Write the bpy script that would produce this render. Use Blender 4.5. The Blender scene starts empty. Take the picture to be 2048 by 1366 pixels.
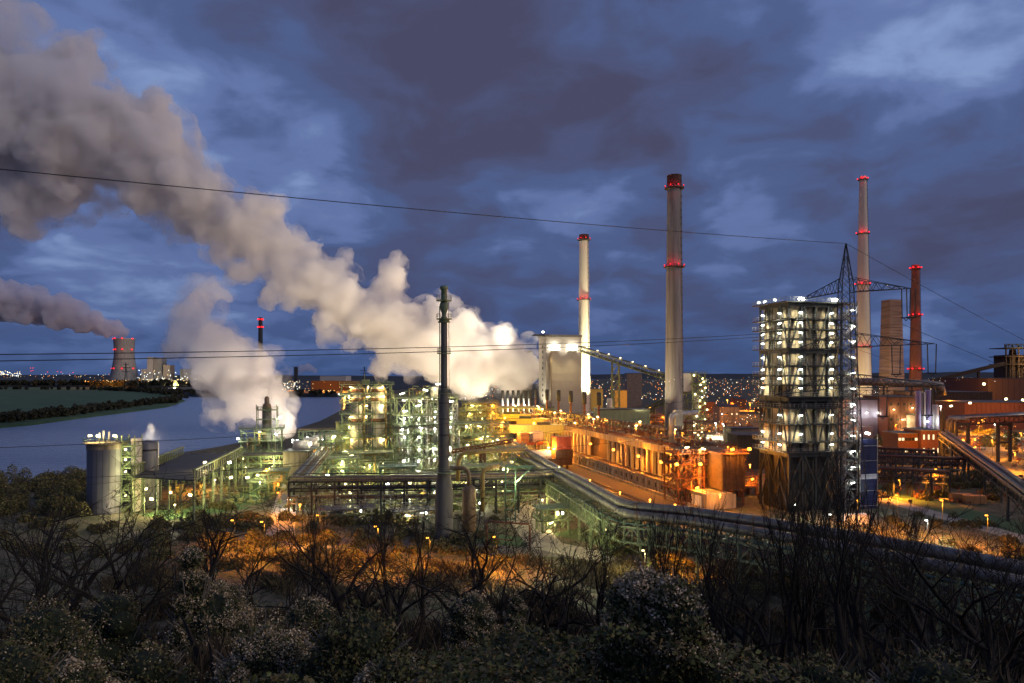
import bpy, math, random
import numpy as np
from mathutils import Vector, Matrix
R = random.Random(7)
NR = np.random.RandomState(7)
S = bpy.context.scene
COL = S.collection
# ------------------------------------------------------------------ camera, sky, light, exposure
EYE = 40.0; F = 1400.0; HY = 752.0
cam = bpy.data.objects.new('camera', bpy.data.cameras.new('camera'))
COL.objects.link(cam)
cam.location = (0, 0, EYE); cam.rotation_euler = (math.radians(90), 0, 0)
cam.data.sensor_width = 36.0; cam.data.lens = F * 36 / 2048
cam.data.shift_y = (HY - 683) / 2048
cam.data.clip_start = 0.5; cam.data.clip_end = 60000
S.camera = cam
S.view_settings.view_transform = 'Standard'; S.view_settings.look = 'None'
S.view_settings.gamma = 1; S.view_settings.use_curve_mapping = False
S.view_settings.exposure = 0.0
S.render.engine = 'CYCLES'
cy = S.cycles
cy.use_denoising = True
cy.max_bounces = 8; cy.diffuse_bounces = 2; cy.glossy_bounces = 2; cy.transmission_bounces = 2
cy.volume_bounces = 6; cy.transparent_max_bounces = 16
cy.sample_clamp_indirect = 3.0
cy.use_light_tree = True
cy.volume_max_steps = 256

def direction(px, py):
    v = Vector(((px - 1024) / F, 1.0, (HY - py) / F)); v.normalize(); return v

SUN_EL, SUN_AZ = math.radians(-1.5), math.radians(200)
world = bpy.data.worlds.new('World'); S.world = world; world.use_nodes = True
def build_sky():
    nt = world.node_tree; N = nt.nodes; L = nt.links; N.clear()
    out = N.new('ShaderNodeOutputWorld'); bg = N.new('ShaderNodeBackground'); L.new(bg.outputs[0], out.inputs[0])
    tc = N.new('ShaderNodeTexCoord')
    def vm(op, a, b=None):
        n = N.new('ShaderNodeVectorMath'); n.operation = op
        for i, x in enumerate((a, b)):
            if x is None: continue
            if isinstance(x, (tuple, Vector)): n.inputs[i].default_value = x
            else: L.new(x, n.inputs[i])
        return n
    def ma(op, a, b=0.0, clamp=False):
        n = N.new('ShaderNodeMath'); n.operation = op; n.use_clamp = clamp
        for i, x in enumerate((a, b)):
            if isinstance(x, (int, float)): n.inputs[i].default_value = x
            else: L.new(x, n.inputs[i])
        return n.outputs[0]
    d = vm('NORMALIZE', tc.outputs['Generated']).outputs[0]
    sep = N.new('ShaderNodeSeparateXYZ'); L.new(d, sep.inputs[0])
    z = ma('ABSOLUTE', sep.outputs[2])
    zz = ma('ADD', z, 0.30)
    comb = N.new('ShaderNodeCombineXYZ')
    L.new(ma('DIVIDE', sep.outputs[0], zz), comb.inputs[0]); L.new(ma('DIVIDE', sep.outputs[1], zz), comb.inputs[1]); L.new(ma('MULTIPLY', z, 1.2), comb.inputs[2])
    def noise(scale, detail, off, rough=0.55, dist=0.0):
        n = N.new('ShaderNodeTexNoise'); n.inputs['Scale'].default_value = scale; n.inputs['Detail'].default_value = detail
        n.inputs['Roughness'].default_value = rough; n.inputs['Distortion'].default_value = dist
        L.new(vm('ADD', comb.outputs[0], off).outputs[0], n.inputs['Vector']); return n.outputs[0]
    n1 = noise(1.6, 4, (3.1, 1.7, 0), .45, .2)
    n2 = noise(4.6, 5, (9.0, 5.0, 2.0), .50, .3)
    v = ma('ADD', ma('MULTIPLY', ma('SUBTRACT', n1, .5), 1.2), ma('MULTIPLY', ma('SUBTRACT', n2, .5), 1.35))
    v = ma('ADD', v, .47)
    # broad cloud banks and gaps of this evening's sky: (direction, width, weight)
    for px, py, w, k in [(1050, 130, .30, -.26), (820, 240, .16, -.16), (1250, 270, .14, -.12), (640, 60, .2, -.12), (330, 140, .16, .16), (1950, 150, .3, .05),
                         (1180, 400, .07, .34), (1500, 450, .09, .30), (1000, 400, .10, .18), (620, 380, .12, .20), (1760, 240, .14, .20), (1330, 330, .10, -.15),
                         (1330, 590, .12, -.12), (330, 520, .12, .14), (1950, 420, .10, -.20), (120, 540, .06, .22), (450, 540, .08, .2), (60, 20, .12, .1), (1650, 360, .1, -.12), (850, 470, .1, -.15)]:
        dist = vm('DISTANCE', d, direction(px, py)).outputs['Value']
        g = ma('POWER', 2.718, ma('MULTIPLY', ma('POWER', ma('DIVIDE', dist, w), 2.0), -1.0))
        v = ma('ADD', v, ma('MULTIPLY', g, k))
    ramp = N.new('ShaderNodeValToRGB'); L.new(v, ramp.inputs[0])
    cr = ramp.color_ramp; cr.interpolation = 'EASE'
    cr.elements[0].position = 0.0; cr.elements[0].color = (.056, .057, .110, 1)
    cr.elements[1].position = 1.0; cr.elements[1].color = (.20, .28, .50, 1)
    for p, c in ((.25, (.062, .075, .158, 1)), (.48, (.066, .099, .226, 1)), (.72, (.108, .158, .340, 1))):
        e = cr.elements.new(p); e.color = c
    # clearer, deeper blue air low over the horizon
    low = ma('POWER', 2.718, ma('MULTIPLY', z, -9.0))
    mx = N.new('ShaderNodeMix'); mx.data_type = 'RGBA'; L.new(ma('MULTIPLY', low, .72), mx.inputs['Factor'])
    L.new(ramp.outputs[0], mx.inputs['A']); mx.inputs['B'].default_value = (.032, .068, .178, 1)
    # the thin daylight left in the air
    sky = N.new('ShaderNodeTexSky'); sky.sky_type = 'NISHITA'; sky.sun_disc = False
    sky.sun_elevation = SUN_EL; sky.sun_rotation = SUN_AZ
    sc = vm('SCALE', sky.outputs[0]); sc.inputs['Scale'].default_value = 0.01
    ad = vm('ADD', mx.outputs['Result'], sc.outputs[0])
    L.new(ad.outputs[0], bg.inputs['Color']); bg.inputs['Strength'].default_value = 1.16
build_sky()
# the last western daylight behind the camera, soft through the overcast
sun = bpy.data.objects.new('sun', bpy.data.lights.new('sun', 'SUN')); COL.objects.link(sun)
sun.data.energy = 1.05; sun.data.angle = math.radians(25); sun.data.color = (1, .80, .66)
sun.rotation_euler = (math.radians(62), 0, math.radians(66))

# ------------------------------------------------------------------ helpers
TH = math.radians(15)                                   # the plant's grid is turned this much
UX, UY = -math.sin(TH), math.cos(TH)                    # along the ovens
VX, VY = math.cos(TH), math.sin(TH)                     # across the ovens
def P(px, py, D): return Vector(((px - 1024) * D / F, D, EYE - (py - HY) * D / F))
def G(px, py, z=0.0):
    D = (EYE - z) * F / (py - HY); return P(px, py, D)
def UV(a, b, z=0.0, o=(56.6, 215.0)):                   # a along the ovens, b across
    return Vector((o[0] + a * UX + b * VX, o[1] + a * UY + b * VY, z))

MATS = {}
def mat(name, col, rough=.7, metal=0.0, var=.35, scale=.6, stretch=(1, 1, 1), bump=.0, emit=None, es=1.0, second=None):
    if name in MATS: return MATS[name]
    m = bpy.data.materials.new(name); m.use_nodes = True; MATS[name] = m
    nt = m.node_tree; N = nt.nodes; L = nt.links; b = N['Principled BSDF']
    b.inputs['Roughness'].default_value = rough; b.inputs['Metallic'].default_value = metal
    if emit:
        b.inputs['Base Color'].default_value = (.02, .02, .02, 1)
        b.inputs['Emission Color'].default_value = (*emit, 1); b.inputs['Emission Strength'].default_value = es
        m.cycles.emission_sampling = 'NONE'
        return m
    tc = N.new('ShaderNodeTexCoord'); mp = N.new('ShaderNodeMapping'); mp.inputs['Scale'].default_value = stretch
    L.new(tc.outputs['Object'], mp.inputs[0])
    n = N.new('ShaderNodeTexNoise'); n.inputs['Scale'].default_value = scale; n.inputs['Detail'].default_value = 6; n.inputs['Roughness'].default_value = .65
    L.new(mp.outputs[0], n.inputs['Vector'])
    r = N.new('ShaderNodeValToRGB'); L.new(n.outputs[0], r.inputs[0])
    dk = second or tuple(c * (1 - var) for c in col)
    r.color_ramp.elements[0].position = .36; r.color_ramp.elements[0].color = (*dk, 1)
    r.color_ramp.elements[1].position = .62; r.color_ramp.elements[1].color = (*col, 1)
    L.new(r.outputs[0], b.inputs['Base Color'])
    if bump:
        bp = N.new('ShaderNodeBump'); bp.inputs['Strength'].default_value = bump; bp.inputs['Distance'].default_value = .3
        L.new(n.outputs[0], bp.inputs['Height']); L.new(bp.outputs[0], b.inputs['Normal'])
    return m
V = (1.0, 1.0, .12)                                     # vertical streaks
mat('green_steel', (.19, .25, .14), .55, 0, .45, 1.2)
mat('olive_steel', (.22, .25, .10), .6, 0, .4, 1.2)
mat('dark_steel', (.035, .04, .045), .6, .2, .4, 1.0)
mat('blue_green_steel', (.08, .17, .14), .5, 0, .4, .8)
mat('grey_steel', (.22, .23, .23), .5, .3, .4, .8)
mat('bright_steel', (.55, .55, .52), .35, .6, .3, .8)
mat('pipe_grey', (.20, .185, .17), .5, .2, .55, .5, (1, 1, 1), .1)
mat('flare_grey', (.12, .12, .115), .7, .2, .4, .5, V)
mat('cladding_black', (.022, .024, .024), .8, 0, .5, .5, V)
mat('pipe_brown', (.22, .15, .09), .45, .2, .45, .6)
mat('pipe_yellow', (.42, .30, .10), .5, 0, .4, .6)
mat('pipe_silver', (.50, .49, .46), .35, .7, .35, .9)
mat('rust', (.20, .075, .035), .85, 0, .55, .9)
mat('rust_dark', (.075, .040, .025), .85, 0, .5, .7)
mat('portal_rust', (.20, .07, .045), .8, 0, .4, .6)
mat('rust_red', (.33, .07, .035), .75, 0, .35, .5, V)
mat('concrete', (.29, .285, .275), .85, 0, .45, .5, (1, 1, .06), .1)
mat('concrete_flat', (.30, .28, .25), .85, 0, .12, .15)
mat('concrete_pale', (.55, .52, .45), .85, 0, .18, .25, V)
mat('concrete_dirty', (.30, .25, .19), .9, 0, .55, .6, V, .1)
mat('stack_brick', (.23, .085, .055), .9, 0, .35, .3, (1, 1, .4))
mat('stub_concrete', (.30, .20, .15), .9, 0, .5, .35, (.08, .08, 2.2))
mat('tank_wall', (.15, .155, .18), .5, .1, .4, .5, V)
mat('yellow_cladding', (.50, .40, .10), .6, 0, .15, .8, V)
mat('green_cladding', (.30, .36, .20), .6, 0, .2, .6, V)
mat('olive_cladding', (.27, .31, .12), .6, 0, .2, .6, V)
mat('pale_cladding', (.50, .46, .42), .6, 0, .15, .5, V)
mat('pink_cladding', (.42, .34, .36), .6, 0, .2, .5, V)
mat('violet_paint', (.27, .22, .38), .5, 0, .2, .5, V)
mat('timber', (.36, .29, .19), .85, 0, .5, .9, (1.5, 1.5, .15))
mat('timber_dark', (.050, .045, .035), .9, 0, .5, .8, V)
mat('roof_dark', (.05, .052, .055), .7, 0, .4, .5)
mat('roof_grey', (.16, .16, .15), .7, 0, .4, .4)
mat('brick', (.18, .072, .045), .9, 0, .4, 1.2)
mat('blue_tarp', (.010, .016, .075), .45, 0, .4, .4, V, .4)
mat('white_tarp', (.62, .62, .66), .6, 0, .2, .6, V, .3)
mat('window_glass', (.03, .035, .04), .1, 0, .2, 1)
mat('white_paint', (.7, .7, .68), .6, 0, .2, .6)
mat('red_paint', (.45, .05, .03), .6, 0, .3, .6)
mat('container_orange', (.45, .22, .08), .6, 0, .2, 1.0)
mat('asphalt', (.065, .062, .060), .75, 0, .3, .25, (1, 1, 1), .1)
mat('track_ballast', (.13, .105, .08), .95, 0, .5, 2.0)
mat('rail_steel', (.35, .33, .30), .3, .8, .3, 1.0)
mat('bark', (.016, .013, .010), .95, 0, .4, 3.0)
mat('bark_pale', (.20, .18, .15), .95, 0, .4, 3.0)
mat('wire', (.02, .02, .024), .6, .3, .2, 1)
SODIUM = (1.0, .31, .018); WARM = (1.0, .76, .30); GREENISH = (1.0, .92, .38); WHITE = (1.0, .97, .78); COOL = (.80, .93, 1.0); YEL = (1.0, .52, .03)
mat('lamp_sodium', (1, 1, 1), emit=(1, .36, .035), es=6)
mat('lamp_warm', (1, 1, 1), emit=(1, .82, .42), es=7)
mat('lamp_white', (1, 1, 1), emit=(.97, 1, .90), es=9)
mat('lamp_yellow', (1, 1, 1), emit=(1, .62, .10), es=10)
mat('lamp_flood', (1, 1, 1), emit=(1, .93, .74), es=60)
mat('lamp_red', (1, 1, 1), emit=(1, .012, .02), es=3)
mat('glint_sodium', (1, 1, 1), emit=(1, .30, .03), es=3.5)
mat('glint_warm', (1, 1, 1), emit=(1, .72, .3), es=4)
mat('glint_white', (1, 1, 1), emit=(.9, .95, .9), es=4.5)
mat('lamp_blue', (1, 1, 1), emit=(.3, .7, 1), es=6)
mat('window_lit', (1, 1, 1), emit=(1, .80, .42), es=1.6)
mat('window_lit_white', (1, 1, 1), emit=(.9, .95, 1), es=1.8)

class MB:
    def __init__(s): s.v = []; s.f = []
    def poly(s, pts, faces):
        k = len(s.v); s.v.extend(tuple(p) for p in pts); s.f.extend(tuple(i + k for i in f) for f in faces); return s
    def box(s, x0, x1, y0, y1, z0, z1):
        return s.poly([(x0, y0, z0), (x1, y0, z0), (x1, y1, z0), (x0, y1, z0), (x0, y0, z1), (x1, y0, z1), (x1, y1, z1), (x0, y1, z1)],
                      [(3, 2, 1, 0), (4, 5, 6, 7), (0, 1, 5, 4), (1, 2, 6, 5), (2, 3, 7, 6), (3, 0, 4, 7)])
    def beam(s, p, q, w, h=None):
        h = h or w; p = Vector(p); q = Vector(q); d = q - p
        if d.length < 1e-6: return s
        d.normalize(); a = d.cross(Vector((0, 0, 1)))
        if a.length < 1e-3: a = Vector((1, 0, 0))
        a.normalize(); b = a.cross(d) * (h / 2); a = a * (w / 2)
        pts = [o + i * a + j * b for o in (p, q) for i, j in ((-1, -1), (1, -1), (1, 1), (-1, 1))]
        return s.poly(pts, [(3, 2, 1, 0), (4, 5, 6, 7), (0, 1, 5, 4), (1, 2, 6, 5), (2, 3, 7, 6), (3, 0, 4, 7)])
    def path(s, pts, r, n=10, caps=True):
        pts = [Vector(p) for p in pts]; m = len(pts); rr = r if isinstance(r, (list, tuple)) else [r] * m
        k = len(s.v); ref = None
        for i, p in enumerate(pts):
            d = (pts[min(i + 1, m - 1)] - pts[max(i - 1, 0)]).normalized()
            if ref is None:
                ref = d.cross(Vector((0, 0, 1)))
                if ref.length < 1e-3: ref = Vector((1, 0, 0))
            ref = (ref - d * ref.dot(d)); ref.normalize(); b = d.cross(ref)
            sc = 1.0
            if 0 < i < m - 1:
                c = (pts[i + 1] - p).normalized().dot((p - pts[i - 1]).normalized()); sc = 1 / max(.5, math.sqrt((1 + c) / 2))
            for j in range(n):
                t = 2 * math.pi * j / n
                s.v.append(tuple(p + (ref * math.cos(t) + b * math.sin(t)) * rr[i] * (sc if n > 4 else 1)))
        for i in range(m - 1):
            for j in range(n):
                a = k + i * n + j; c = k + i * n + (j + 1) % n
                s.f.append((a, c, c + n, a + n))
        if caps and n > 3:
            s.f.append(tuple(k + j for j in reversed(range(n)))); s.f.append(tuple(k + (m - 1) * n + j for j in range(n)))
        return s
    def lathe(s, prof, c=(0, 0, 0), n=24, caps=True):
        k = len(s.v)
        for r, z in prof:
            for j in range(n):
                t = 2 * math.pi * j / n; s.v.append((c[0] + r * math.cos(t), c[1] + r * math.sin(t), c[2] + z))
        for i in range(len(prof) - 1):
            for j in range(n):
                a = k + i * n + j; b = k + i * n + (j + 1) % n; s.f.append((a, b, b + n, a + n))
        if caps:
            s.f.append(tuple(k + j for j in reversed(range(n)))); s.f.append(tuple(k + (len(prof) - 1) * n + j for j in range(n)))
        return s
    def rail(s, pts, h=1.1, step=2.0, t=.07, closed=False):
        pts = [Vector(p) for p in pts]
        if closed: pts.append(pts[0])
        up = Vector((0, 0, h))
        for a, b in zip(pts, pts[1:]):
            n = max(1, int((b - a).length / step))
            for f in (1.0, .5): s.beam(a + up * f, b + up * f, t)
            for i in range(n + 1):
                q = a.lerp(b, i / n); s.beam(q, q + up, t)
        return s
    def truss(s, p, q, h, bay=None, t=.2, post=True, up=Vector((0, 0, 1))):
        p = Vector(p); q = Vector(q); L = (q - p).length; n = max(1, round(L / (bay or h))); U = up * h
        s.beam(p, q, t * 1.4); s.beam(p + U, q + U, t * 1.4)
        for i in range(n + 1):
            a = p.lerp(q, i / n)
            if post: s.beam(a, a + U, t)
            if i < n:
                b = p.lerp(q, (i + 1) / n)
                s.beam(a + (U if i % 2 else U * 0), b + (U * 0 if i % 2 else U), t * .8)
        return s
    def mesh(s, name, smooth=False):
        me = bpy.data.meshes.new(name); me.from_pydata(s.v, [], s.f)
        if smooth: me.polygons.foreach_set('use_smooth', [True] * len(me.polygons))
        me.update(); return me

def tag(o, label=None, cat=None, group=None, kind=None):
    if label: o['label'] = label
    if cat: o['category'] = cat
    if group: o['group'] = group
    if kind: o['kind'] = kind
    return o
def thing(name, label, cat, loc=(0, 0, 0), rz=0.0, group=None):
    o = bpy.data.objects.new(name, None); COL.objects.link(o); o.empty_display_size = 1
    o.location = loc; o.rotation_euler = (0, 0, rz)
    o['_m'] = 0; del o['_m']
    return tag(o, label, cat, group)
def wmat(o):
    m = Matrix.Translation(o.location) @ o.rotation_euler.to_matrix().to_4x4()
    return (wmat(o.parent) @ m) if o.parent else m
def part(mb, name, m, parent=None, world=False, smooth=False, label=None, kind=None, loc=None):
    me = mb if isinstance(mb, bpy.types.Mesh) else mb.mesh(name, smooth)
    if world and parent is not None: me.transform(wmat(parent).inverted())
    if isinstance(m, str): m = MATS[m]
    if not me.materials: me.materials.append(m)
    o = bpy.data.objects.new(name, me); COL.objects.link(o); o.parent = parent
    if loc is not None: o.location = loc
    if label: o['label'] = label
    if kind: o['kind'] = kind
    return o
def solo(mb, name, m, label, cat, group=None, smooth=False, kind=None, base=None):
    """a thing that is one mesh, its origin at its base"""
    if base is None:
        xs = [v[0] for v in mb.v]; ys = [v[1] for v in mb.v]; zs = [v[2] for v in mb.v]
        base = Vector(((min(xs) + max(xs)) / 2, (min(ys) + max(ys)) / 2, min(zs)))
    mb.v = [(v[0] - base[0], v[1] - base[1], v[2] - base[2]) for v in mb.v]
    o = part(mb, name, m, None, smooth=smooth); o.location = base
    return tag(o, label, cat, group, kind)
def twin(o, parent, loc, rz=0.0):
    c = o.copy(); COL.objects.link(c); c.parent = parent; c.location = loc; c.rotation_euler = (0, 0, rz); return c
def copy_tree(o, parent=None, label=None):
    c = o.copy(); COL.objects.link(c); c.parent = parent
    if label: c['label'] = label
    for ch in list(o.children): copy_tree(ch, c)
    return c
LIGHTS = {}
def light(loc, col, watts, parent=None, radius=.35, world=True):
    key = (col, round(watts), radius)
    if key not in LIGHTS:
        d = bpy.data.lights.new('lamp_light', 'POINT'); d.color = col; d.energy = watts; d.shadow_soft_size = radius; LIGHTS[key] = d
    o = bpy.data.objects.new('lamp_light', LIGHTS[key]); COL.objects.link(o)
    if parent is not None:
        o.parent = parent
        if world: loc = wmat(parent).inverted() @ Vector(loc)
    o.location = loc; return o
def spot(loc, target, col, watts, angle, parent=None, radius=.5, blend=.5):
    d = bpy.data.lights.new('spot_light', 'SPOT'); d.color = col; d.energy = watts; d.spot_size = math.radians(angle); d.spot_blend = blend; d.shadow_soft_size = radius
    o = bpy.data.objects.new('spot_light', d); COL.objects.link(o)
    o.location = loc; o.rotation_euler = (Vector(target) - Vector(loc)).to_track_quat('-Z', 'Y').to_euler()
    if parent is not None:
        o.parent = parent; o.matrix_parent_inverse = wmat(parent).inverted()
    return o
_LM = {}
def lamp_part(parent, loc, kind='lamp_white', size=(.9, .5, .35), col=WHITE, watts=1500, off=(0, 0, -.7), name='floodlight', rz=0.0, radius=.3):
    """a lamp fixture (world position) and its light"""
    key = (kind, size, name)
    if key not in _LM:
        b = MB().box(-size[0] / 2, size[0] / 2, -size[1] / 2, size[1] / 2, -size[2] / 2, size[2] / 2)
        me = b.mesh(name); me.materials.append(MATS[kind]); _LM[key] = me
    o = bpy.data.objects.new(name, _LM[key]); COL.objects.link(o); o.parent = parent
    M = wmat(parent).inverted() if parent else Matrix()
    o.location = M @ Vector(loc)
    o.rotation_euler = (R.uniform(-.3, .3), R.uniform(-.35, .35), rz) if name in ('floodlight', 'sodium_lamp') else (0, 0, rz)
    if watts: light(Vector(loc) + Vector(off), col, watts, parent, radius)
    return o
# ------------------------------------------------------------------ setting: land, water, hills
def ground_mat(name, cols, scale=.05, rough=.95, bump=.3):
    m = bpy.data.materials.new(name); m.use_nodes = True; MATS[name] = m
    nt = m.node_tree; N = nt.nodes; L = nt.links; b = N['Principled BSDF']; b.inputs['Roughness'].default_value = rough
    g = N.new('ShaderNodeNewGeometry')
    n = N.new('ShaderNodeTexNoise'); n.inputs['Scale'].default_value = scale; n.inputs['Detail'].default_value = 9; n.inputs['Roughness'].default_value = .62
    L.new(g.outputs['Position'], n.inputs['Vector'])
    r = N.new('ShaderNodeValToRGB'); L.new(n.outputs[0], r.inputs[0])
    cr = r.color_ramp
    k = len(cols)
    while len(cr.elements) < k: cr.elements.new(.5)
    for i, c in enumerate(cols):
        cr.elements[i].position = .34 + .32 * i / (k - 1); cr.elements[i].color = (*c, 1)
    L.new(r.outputs[0], b.inputs['Base Color'])
    bp = N.new('ShaderNodeBump'); bp.inputs['Strength'].default_value = bump; bp.inputs['Distance'].default_value = .5
    L.new(n.outputs[0], bp.inputs['Height']); L.new(bp.outputs[0], b.inputs['Normal'])
    return m
ground_mat('plant_ground', [(.020, .030, .010), (.045, .048, .022), (.095, .080, .055), (.030, .045, .014), (.06, .05, .035)], .16)
ground_mat('meadow', [(.025, .060, .022), (.035, .085, .028), (.055, .10, .035)], .02)
ground_mat('hill_soil', [(.022, .022, .012), (.035, .034, .018), (.03, .045, .015)], .5)
ground_mat('far_hill', [(.012, .018, .022), (.02, .026, .03), (.016, .022, .02)], .003)
def water_mat():
    m = bpy.data.materials.new('river_water'); m.use_nodes = True; MATS['river_water'] = m
    nt = m.node_tree; N = nt.nodes; L = nt.links; b = N['Principled BSDF']
    b.inputs['Base Color'].default_value = (.19, .25, .36, 1); b.inputs['Roughness'].default_value = .24; b.inputs['IOR'].default_value = 1.6
    g = N.new('ShaderNodeNewGeometry'); mp = N.new('ShaderNodeMapping'); mp.inputs['Scale'].default_value = (.05, .20, 1)
    mp.inputs['Rotation'].default_value = (0, 0, .3)
    L.new(g.outputs['Position'], mp.inputs[0])
    n = N.new('ShaderNodeTexNoise'); n.inputs['Scale'].default_value = 1; n.inputs['Detail'].default_value = 7; n.inputs['Roughness'].default_value = .6
    L.new(mp.outputs[0], n.inputs['Vector'])
    bp = N.new('ShaderNodeBump'); bp.inputs['Strength'].default_value = .9; bp.inputs['Distance'].default_value = 2.6
    L.new(n.outputs[0], bp.inputs['Height']); L.new(bp.outputs[0], b.inputs['Normal'])
water_mat()
def slab(name, pts, z, m, depth=3.0, out=3.0, kind='structure'):
    """flat land with a sloping bank: pts anticlockwise in xy"""
    from mathutils.geometry import tessellate_polygon
    tri = tessellate_polygon([[Vector((p[0], p[1], 0)) for p in pts]])
    n = len(pts); c = Vector((sum(p[0] for p in pts) / n, sum(p[1] for p in pts) / n, 0))
    v = [(p[0], p[1], z) for p in pts]
    area = sum(pts[i][0] * pts[(i + 1) % n][1] - pts[(i + 1) % n][0] * pts[i][1] for i in range(n))
    for i in range(n):
        a = Vector(pts[i - 1][:2]); b = Vector(pts[(i + 1) % n][:2]); t = (b - a).normalized()
        nn = Vector((t.y, -t.x)) * (1 if area > 0 else -1)
        v.append((pts[i][0] + nn.x * out, pts[i][1] + nn.y * out, z - depth))
    f = [tuple(t) for t in tri] + [(i, (i + 1) % n, n + (i + 1) % n, n + i) for i in range(n)]
    mb = MB(); mb.poly(v, f); o = part(mb, name, m); o['kind'] = kind; return o
WZ = -5.0
river = part(MB().poly([(-26000, -3000, WZ), (26000, -3000, WZ), (26000, 30000, WZ), (-26000, 30000, WZ)], [(0, 1, 2, 3)]), 'river', 'river_water'); river['kind'] = 'structure'
g2 = lambda px, py, z=0: tuple(G(px, py, z)[:2])
land = [(-420, -400), (-300, 150), g2(-60, 985), g2(90, 958), g2(180, 938), g2(300, 915), g2(440, 893), g2(560, 868), g2(640, 842), g2(688, 818), g2(740, 800),
        (-420, 1800), (-300, 2600), (400, 4200), (3000, 22000), (24000, 22000), (24000, -400)]
slab('ground', land, 0.0, 'plant_ground', 5.5, 6)
pen = [g2(-700, 880, -3), g2(-160, 868, -3), g2(0, 851, -3), g2(60, 846, -3), g2(150, 834, -3), g2(250, 822, -3), g2(330, 812, -3), g2(367, 800, -3), g2(352, 789, -3), g2(290, 781.5, -3), g2(240, 777, -3), g2(160, 774, -3), g2(-200, 773, -3), g2(-900, 775, -3), (-2600, 500)]
slab('river_meadow', pen, -3.0, 'meadow', 2.5, 4)
far = [(-24000, 3350), (-3000, 3250), (-2200, 2750), (-1500, 2700), (-1150, 2750), (-1000, 1900), (-650, 1480), (-380, 1500), (-300, 2560), (200, 9000), (200, 25000), (-24000, 25000)]
slab('far_bank', far, 3.0, 'far_hill', 8.5, 10)
# distant hills: a low ridge that closes the horizon
def ridge(name, x0, x1, y, hgt, n, seed, depth=2500):
    rr = random.Random(seed); ph = [rr.uniform(0, 6) for _ in range(6)]
    mb = MB(); pts = []
    for i in range(n + 1):
        t = i / n; x = x0 + (x1 - x0) * t
        h = hgt(t) * (1 + .16 * math.sin(9 * t + ph[0]) + .1 * math.sin(23 * t + ph[1]) + .05 * math.sin(61 * t + ph[2]) + .03 * math.sin(160 * t + ph[3]) + rr.uniform(-.02, .02))
        pts += [(x, y - depth / 2, -2), (x, y, h), (x, y + depth, -2)]
    f = []
    for i in range(n):
        a = 3 * i; f += [(a, a + 3, a + 4, a + 1), (a + 1, a + 4, a + 5, a + 2)]
    mb.poly(pts, f); o = part(mb, name, 'far_hill'); o['kind'] = 'structure'
ridge('distant_hills', -600, 14000, 10500, lambda t: 40 + 55 * min(1, t * 3), 260, 3)
ridge('wooded_horizon', -14000, 900, 11500, lambda t: 42 + 14 * t, 260, 5)

# the spoil heap we look from: slope down to the plant
def heap_z(x, y):
    d = math.hypot(x * .75, y) if y > 0 else abs(y) * .2 + abs(x) * .75
    pts = [(0, 37), (10, 34.3), (22, 29.8), (40, 22.4), (60, 13.6), (84, 4.6), (104, .3), (122, -.6)]
    if d >= 122: return -.6
    for (a, za), (b, zb) in zip(pts, pts[1:]):
        if d <= b:
            t = (d - a) / (b - a); z = za + (zb - za) * t; break
    return z + .9 * math.sin(x * .17 + 1.3) * math.sin(y * .13) + .35 * math.sin(x * .53 + y * .41)
def build_heap():
    nx, ny = 90, 70; mb = MB(); v = []; f = []
    for j in range(ny + 1):
        for i in range(nx + 1):
            x = -170 + 340 * i / nx; y = -30 + 160 * j / ny
            z = heap_z(x, y)
            v.append((x, y, z if heap_z(x, y) > -.5 else -.6))
    for j in range(ny):
        for i in range(nx):
            a = j * (nx + 1) + i; f.append((a, a + 1, a + nx + 2, a + nx + 1))
    mb.poly(v, f); o = part(mb, 'hillside', 'hill_soil', smooth=True); o['kind'] = 'structure'
build_heap()

# ------------------------------------------------------------------ steam
def steam_mat(name, dens, col=(.97, .96, .95), noise_scale=.03, lo=.35, hi=.6, homog=False, aniso=0.1):
    m = bpy.data.materials.new(name); m.use_nodes = True; MATS[name] = m
    nt = m.node_tree; N = nt.nodes; L = nt.links; N.clear()
    out = N.new('ShaderNodeOutputMaterial'); pv = N.new('ShaderNodeVolumePrincipled'); L.new(pv.outputs[0], out.inputs['Volume'])
    pv.inputs['Color'].default_value = (*col, 1); pv.inputs['Anisotropy'].default_value = aniso; pv.inputs['Density'].default_value = dens
    m.cycles.homogeneous_volume = homog
    if not homog:
        g = N.new('ShaderNodeNewGeometry')
        n = N.new('ShaderNodeTexNoise'); n.inputs['Scale'].default_value = noise_scale; n.inputs['Detail'].default_value = 5; n.inputs['Roughness'].default_value = .62; n.inputs['Distortion'].default_value = .4
        L.new(g.outputs['Position'], n.inputs['Vector'])
        mr = N.new('ShaderNodeMapRange'); L.new(n.outputs[0], mr.inputs[0])
        mr.inputs[1].default_value = lo; mr.inputs[2].default_value = hi; mr.inputs[3].default_value = 0; mr.inputs[4].default_value = dens
        L.new(mr.outputs[0], pv.inputs['Density'])
    return m
def ico(sub=2):
    import bmesh
    bm = bmesh.new(); bmesh.ops.create_icosphere(bm, subdivisions=sub, radius=1.0)
    v = [tuple(x.co) for x in bm.verts]; f = [tuple(y.index for y in x.verts) for x in bm.faces]; bm.free(); return v, f
ICO = ico(2)
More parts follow.
